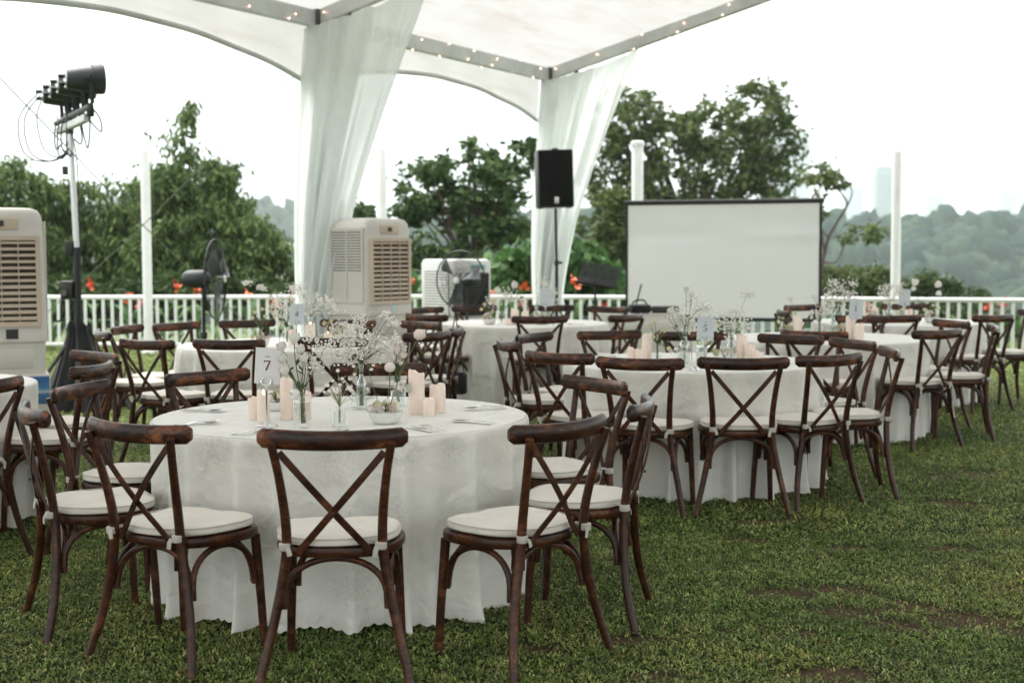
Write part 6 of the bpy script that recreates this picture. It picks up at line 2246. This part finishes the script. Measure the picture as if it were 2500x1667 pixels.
obj('cabinet', MB().box(-0.215, 0.215, -0.14, 0.2, 0.01, 0.70, bev=0.02), 'black', ls)
obj('grille', MB().box(-0.205, 0.205, -0.152, -0.138, 0.03, 0.69, bev=0.006), 'grille', ls)
obj('top_handle', MB().box(-0.035, 0.035, -0.145, -0.05, 0.70, 0.716, bev=0.005), 'cooler_grey', ls)
obj('badge', MB().box(-0.026, 0.026, -0.1545, -0.151, 0.055, 0.135, bev=0.0012), 'stand_alu', ls)
for k in (-1, 1):
    for q in (-1, 1):
        obj('foot', MB().lathe([(0.022, 0), (0.018, -0.012), (0.0001, -0.012)], 10, Matrix.Translation((k * 0.17, q * 0.10 + 0.02, 0.012))), 'black', ls)

# music stand
ms_ = thing('music_stand', 'black perforated music stand right of the loudspeaker', 'music stand', (0.995, 17.0, 0), R(-14))
obj('pole', MB().tube([(0, 0, 0.05), (0, 0, 1.08)], 0.013, 10), 'black_matt', ms_)
tripod(ms_, 0.8, 0.3, 0.009, 'black_matt', 0.25)
desk = MB()
dm = Matrix.Translation((0, 0, 1.02)) @ Matrix.Rotation(R(-35), 4, 'X') @ Matrix.Rotation(R(10), 4, 'Y')
for k in range(7):      # perforated plate: bars leaving slots
    desk.box(-0.24, 0.24, -0.003, 0.003, 0.10 + k * 0.033, 0.118 + k * 0.033, dm)
for k in range(13):
    desk.box(-0.24 + k * 0.0392, -0.2285 + k * 0.0392, -0.004, 0.002, 0.10, 0.31, dm)
desk.box(-0.24, 0.24, -0.003, 0.003, 0.0, 0.10, dm)
obj('desk', desk, 'black_matt', ms_)
obj('lip', MB().box(-0.24, 0.24, -0.055, 0.0, -0.004, 0.0, dm), 'black_matt', ms_)

# projection screen
sc_a, sc_b = Vector((1.43, 17.9, 0)), Vector((3.72, 17.1, 0))
sw = (sc_b - sc_a).length
scr = thing('projection_screen', 'large white projection screen with black border on a stand', 'screen', tuple((sc_a + sc_b) / 2), math.atan2(sc_b.y - sc_a.y, sc_b.x - sc_a.x))
def scr_fn(u, v):
    x = (u - .5) * (sw - 0.06)
    z = 0.62 + v * 1.40
    y = 0.006 * np.sin(v * 9) * np.sin(np.pi * u) + 0.012 * np.exp(-((v - .72) / .06) ** 2) * np.sin(u * 5 + .5)
    return np.stack([x, y, z], 1)
obj('fabric', sheet('fabric', scr_fn, 40, 50), 'screen', scr)
obj('case', MB().tube([(-sw / 2 - .02, .03, 2.04), (sw / 2 + .02, .03, 2.04)], 0.027, 12), 'black_matt', scr)
obj('bottom_bar', MB().box(-sw / 2, sw / 2, -.012, .02, .575, .62, bev=.006), 'black_matt', scr)
for s in (-1, 1):
    obj('side_border', MB().box(s * sw / 2 - .0, s * sw / 2 - s * .032, -.004, .008, .62, 2.02) if s < 0 else MB().box(sw / 2 - .032, sw / 2, -.004, .008, .62, 2.02), 'black_matt', scr)
obj('top_border', MB().box(-sw / 2, sw / 2, -.005, .008, 2.005, 2.03), 'black_matt', scr)
obj('pole', MB().tube([(0, .09, .05), (0, .09, 2.06)], .018, 10), 'black_matt', scr)
for k in range(3):
    a = R(90 + 120 * k)
    obj('leg', MB().tube([(0, .09, .42), (.55 * math.cos(a), .09 + .55 * math.sin(a), .012)], .012, 8), 'black_matt', scr)

# cloth-covered side table with the sound gear
at_x, at_y = 1.50, 16.15
av = thing('side_table', 'small oblong table with a plain white cloth before the screen', 'table', (at_x, at_y, 0), R(-12))
def side_cloth(u, v):
    a = u * 2 * np.pi
    cx_ = np.sign(np.cos(a)) * np.abs(np.cos(a)) ** 0.22
    sy2 = np.sign(np.sin(a)) * np.abs(np.sin(a)) ** 0.22
    fl = 1 + 0.05 * v * np.sin(a * 13 + 1) + 0.03 * v * np.sin(a * 21)
    return np.stack([0.56 * cx_ * fl, 0.30 * sy2 * (1 + 0.09 * v * np.sin(a * 13 + 1)), 0.74 - 0.71 * v], 1)
obj('cloth_skirt', sheet('cloth_skirt', side_cloth, 160, 8, (4, 1)), 'damask', av)
tp_ = MB()
ang_ = np.linspace(0, 2 * np.pi, 120, endpoint=False)
pts_ = side_cloth(ang_ / (2 * np.pi), np.zeros(120))
tp_.add([tuple(p) for p in pts_] + [(p[0], p[1], .715) for p in pts_], [tuple(range(120)), tuple(range(239, 119, -1))])
obj('table_top', tp_, 'tie', av)
for sx in (-1, 1):
    for sy in (-1, 1):
        obj('leg', MB().tube([(sx * .45, sy * .2, 0), (sx * .45, sy * .2, .715)], .014, 8), 'alu_dark', av)
hb_ = thing('gear_bag', 'black soft gear bag on the side table before the screen', 'bag', (1.44, 16.02, .742), R(20))
vsb = MB().box(-.13, .13, -.08, .08, 0, .10, bev=.04)
obj('body', vsb, 'black_cloth', hb_)
obj('handle', MB().tube(smoothpath([(-.10, 0, .08), (-.06, 0, .14), (.05, 0, .145), (.10, 0, .08)], 5), .009, 6), 'black_cloth', hb_)
lp = thing('sound_mixer', 'low black sound unit on the side table before the screen', 'audio unit', (1.74, 16.12, .742), R(-8))
obj('case', MB().box(-.15, .15, -.10, .12, 0, .075, bev=.012), 'black', lp)
obj('face_plate', MB().box(-.14, .14, -.106, -.098, .012, .064), 'can', lp)
for k_ in range(5):
    obj('dial', MB().lathe([(.0001, 0), (.011, 0), (.009, .014), (.0001, .014)], 12, Matrix.Translation((-.10 + .05 * k_, -.106, .038)) @ Matrix.Rotation(R(90), 4, 'X')), 'black', lp)
ln = thing('microphone_pole', 'thin dark pole leaning before the lower left of the screen', 'pole', (1.26, 16.75, 0))
obj('rod', MB().tube([(0.0, 0, 0), (.27, .05, 1.05)], .010, 8), 'alu_dark', ln)
obj('foot', MB().lathe([(.0001, 0), (.09, 0), (.085, .014), (.0001, .018)], 18), 'black', ln)

# bag on the chair at the far centre table
bg = thing('shoulder_bag', 'small black shoulder bag hanging low from a far chair by its strap', 'bag', (-0.52, 12.86, 0.16), R(-30))
obj('body', MB().box(-.115, .115, -.05, .05, 0, .20, bev=.03), 'black_cloth', bg)
obj('flap', MB().box(-.117, .117, -.056, -.048, .06, .205, bev=.003), 'black_cloth', bg)
obj('strap', MB().tube(smoothpath([(-.10, 0, .19), (-.045, .0, .45), (-.01, .02, .70), (.02, -.02, .72), (.06, 0, .45), (.10, 0, .19)], 5), .006, 5), 'black_cloth', bg)

# ------------------------------------------------------------------ lighting stand at the left
lx, ly = -4.03, 13.2
st = thing('lighting_stand', 'tall wind-up lighting stand with silver mast at the left', 'stand', (lx, ly, 0))
obj('mast', MB().tube([(0, 0, 0.05), (0, 0, 1.50)], 0.034, 14), 'black_matt', st)
obj('inner_mast', MB().tube([(0, 0, 1.50), (-0.035, 0, 2.64)], 0.027, 14), 'stand_alu', st)
obj('mast_head', MB().tube([(-0.035, 0, 2.54), (-0.036, 0, 2.72)], 0.036, 12), 'black', st)
obj('clamp', MB().box(-0.10, -0.03, -0.03, 0.03, 1.42, 1.56, bev=.008), 'black_matt', st)
obj('winch', MB().box(-0.145, -0.03, -0.06, 0.06, 1.02, 1.19, bev=.012), 'black', st)
obj('winch_drum', MB().lathe([(.0001, -.03), (.03, -.03), (.03, .03), (.0001, .03)], 14, Matrix.Translation((-.10, -.075, 1.08)) @ Matrix.Rotation(R(90), 4, 'X')), 'alu_dark', st)
obj('crank', MB().tube(smoothpath([(-.12, -.08, 1.04), (-.125, -.10, 0.96), (-.13, -.10, 0.84), (-.16, -.12, .82)], 4), .011, 8), 'black', st)
for k in range(3):
    a = R(100 + 120 * k)
    obj('leg', MB().tube([(0.03 * math.cos(a), 0.03 * math.sin(a), .72), (.55 * math.cos(a), .55 * math.sin(a), .02)], .017, 8), 'black_matt', st)
barL, barR = Vector((-.40, .74, 2.70)), Vector((.44, -.96, 2.70))
bdir = (barR - barL).normalized()
obj('cross_bar', MB().tube([barL, barR], .026, 12), 'alu_dark', st)
obj('power_strip', MB().ribbon([barL.lerp(barR, .1) - Vector((0, 0, .085)), barL.lerp(barR, .92) - Vector((0, 0, .085))], (0, 0, 1), .07, .06), 'alu', st)
g_ = random.Random(8)
cb = MB()
ends = [barL, barL.lerp(barR, .3), barL.lerp(barR, .5), barL.lerp(barR, .8), barR]
def loop(a, b, dep, out, r=.0075):
    a, b, out = Vector(a), Vector(b), Vector(out)
    m = (a + b) * .5
    return MB().tube(smoothpath([a, a.lerp(m, .3) + out * .8 - Vector((0, 0, dep * .55)), m + out - Vector((0, 0, dep)), b.lerp(m, .3) + out * .6 - Vector((0, 0, dep * .6)), b], 6), r, 5)
obj('cable', loop(barL + Vector((-.16, 0, .30)), (-.10, .25, 2.40), .30, (-.30, 0, 0)), 'black', st)
obj('cable', loop(barL + Vector((-.15, 0, .27)), (-.12, .25, 2.38), .26, (-.24, 0, 0)), 'black', st)
obj('cable', loop(barL + Vector((-.12, 0, .25)), (-.14, .25, 2.40), .22, (-.12, 0, 0)), 'black', st)
obj('cable', loop(barR - bdir * .55, barR - bdir * .05, .34, (.02, 0, 0)), 'black', st)
obj('cable', loop(barR, barR - bdir * .1 - Vector((0, 0, .1)), .16, (.10, 0, 0)), 'black', st)
for k in range(7):
    a = barL.lerp(barR, .08 + k * .07)
    obj('cable', loop(a + Vector((0, 0, .05)), a + bdir * .10 + Vector((0, 0, -.22 - .06 * (k % 3))), .14, (g_.uniform(-.08, .08), 0, 0), .008), 'black', st)
obj('cable', MB().tube(smoothpath([(-.02, -.03, 2.6), (.03, -.03, 2.3), (.045, -.03, 1.7), (.04, -.035, 1.2), (.035, -.035, .8)], 6), .006, 5), 'black', st)
obj('plug', MB().box(-.19, -.14, .23, .27, 2.18, 2.26, bev=.008), 'cooler_grey', st)

can_proto = None
names4 = ['nearest and largest of the four stage lamps on the stand', 'second nearest of the four stage lamps on the stand', 'third nearest of the four stage lamps on the stand', 'farthest and smallest of the four stage lamps on the stand']
def make_can():
    t = thing('stage_lamp', 'lamp', 'stage lamp')
    # axis along local +x: body behind, flared lens ring at the front
    Mx = Matrix.Rotation(R(90), 4, 'Y')
    obj('can', MB().lathe([(0.0001, -0.16), (0.074, -0.156), (0.082, -0.14), (0.098, -0.04), (0.106, 0.02), (0.108, 0.07)], 26, Mx), 'can', t)
    obj('lens_ring', MB().lathe([(0.112, 0.06), (0.120, 0.065), (0.124, 0.15), (0.118, 0.165), (0.105, 0.165), (0.102, 0.12)], 26, Mx, caps=False), 'can', t)
    obj('lens', MB().lathe([(0.0001, 0.125), (0.103, 0.12), (0.103, 0.11)], 24, Mx), 'tower_glass', t)
    obj('rear_plate', MB().lathe([(0.0001, -0.168), (0.066, -0.166), (0.069, -0.158)], 22, Mx), 'stand_alu', t)
    yk = MB()
    for s in (-1, 1):
        yk.ribbon([(0.03, s * 0.128, 0.0), (0.03, s * 0.128, -0.20)], (1, 0, 0), 0.035, 0.006)
    yk.ribbon([(0.03, -0.13, -0.20), (0.03, 0.13, -0.20)], (1, 0, 0), 0.035, 0.006)
    obj('yoke', yk, 'black_matt', t)
    obj('clamp', MB().box(0.0, 0.06, -0.025, 0.025, -0.30, -0.20, bev=.008), 'black_matt', t)
    for s in (-1, 1):
        obj('knob', MB().tube([(0.03, s * 0.128, 0), (0.03, s * 0.165, 0)], 0.018, 10), 'black', t)
    for dz in (0.03, -0.03):
        obj('socket', MB().tube([(-0.16, 0.03, dz), (-0.215, 0.03, dz)], 0.017, 8), 'black', t)
    return t
for i in range(4):
    c = make_can() if i == 0 else copy_tree(can_proto)
    can_proto = can_proto or c
    p = barL.lerp(barR, .95 - i * .235)
    c.location = (lx + p.x - .03, ly + p.y, p.z + .235)
    c.scale = (.98, 1.06, 1.06)
    c.rotation_euler = (R(0), R(-3), R(26))
    tag(c, 'black ' + names4[i], 'stage lamp', 'four stage lamps on the lighting stand')

skirt = thing('black_cover_cloth', 'black cloth draped as a cone over the foot of the lighting stand', 'cloth', (lx, ly, 0))
def sk(u, v):
    a = u * 2 * np.pi
    r = 0.08 + 0.29 * v ** 1.1
    r = r * (1 + (0.05 + .10 * v) * np.sin(9 * a + 1.0) + 0.05 * np.sin(17 * a)) + 0.02 * np.exp(-((v - .04) / .04) ** 2)
    return np.stack([r * np.cos(a) + .05 * v, r * np.sin(a), .80 - .785 * v + .025 * (1 - v) * np.sin(5 * a)], 1)
obj('panel', sheet('panel', sk, 150, 26), 'black_cloth', skirt)
obj('strap', MB().tube([(0.082 * math.cos(R(a)), 0.082 * math.sin(R(a)), .755) for a in range(0, 360, 20)], .010, 6, closed=True), 'black_cloth', skirt)
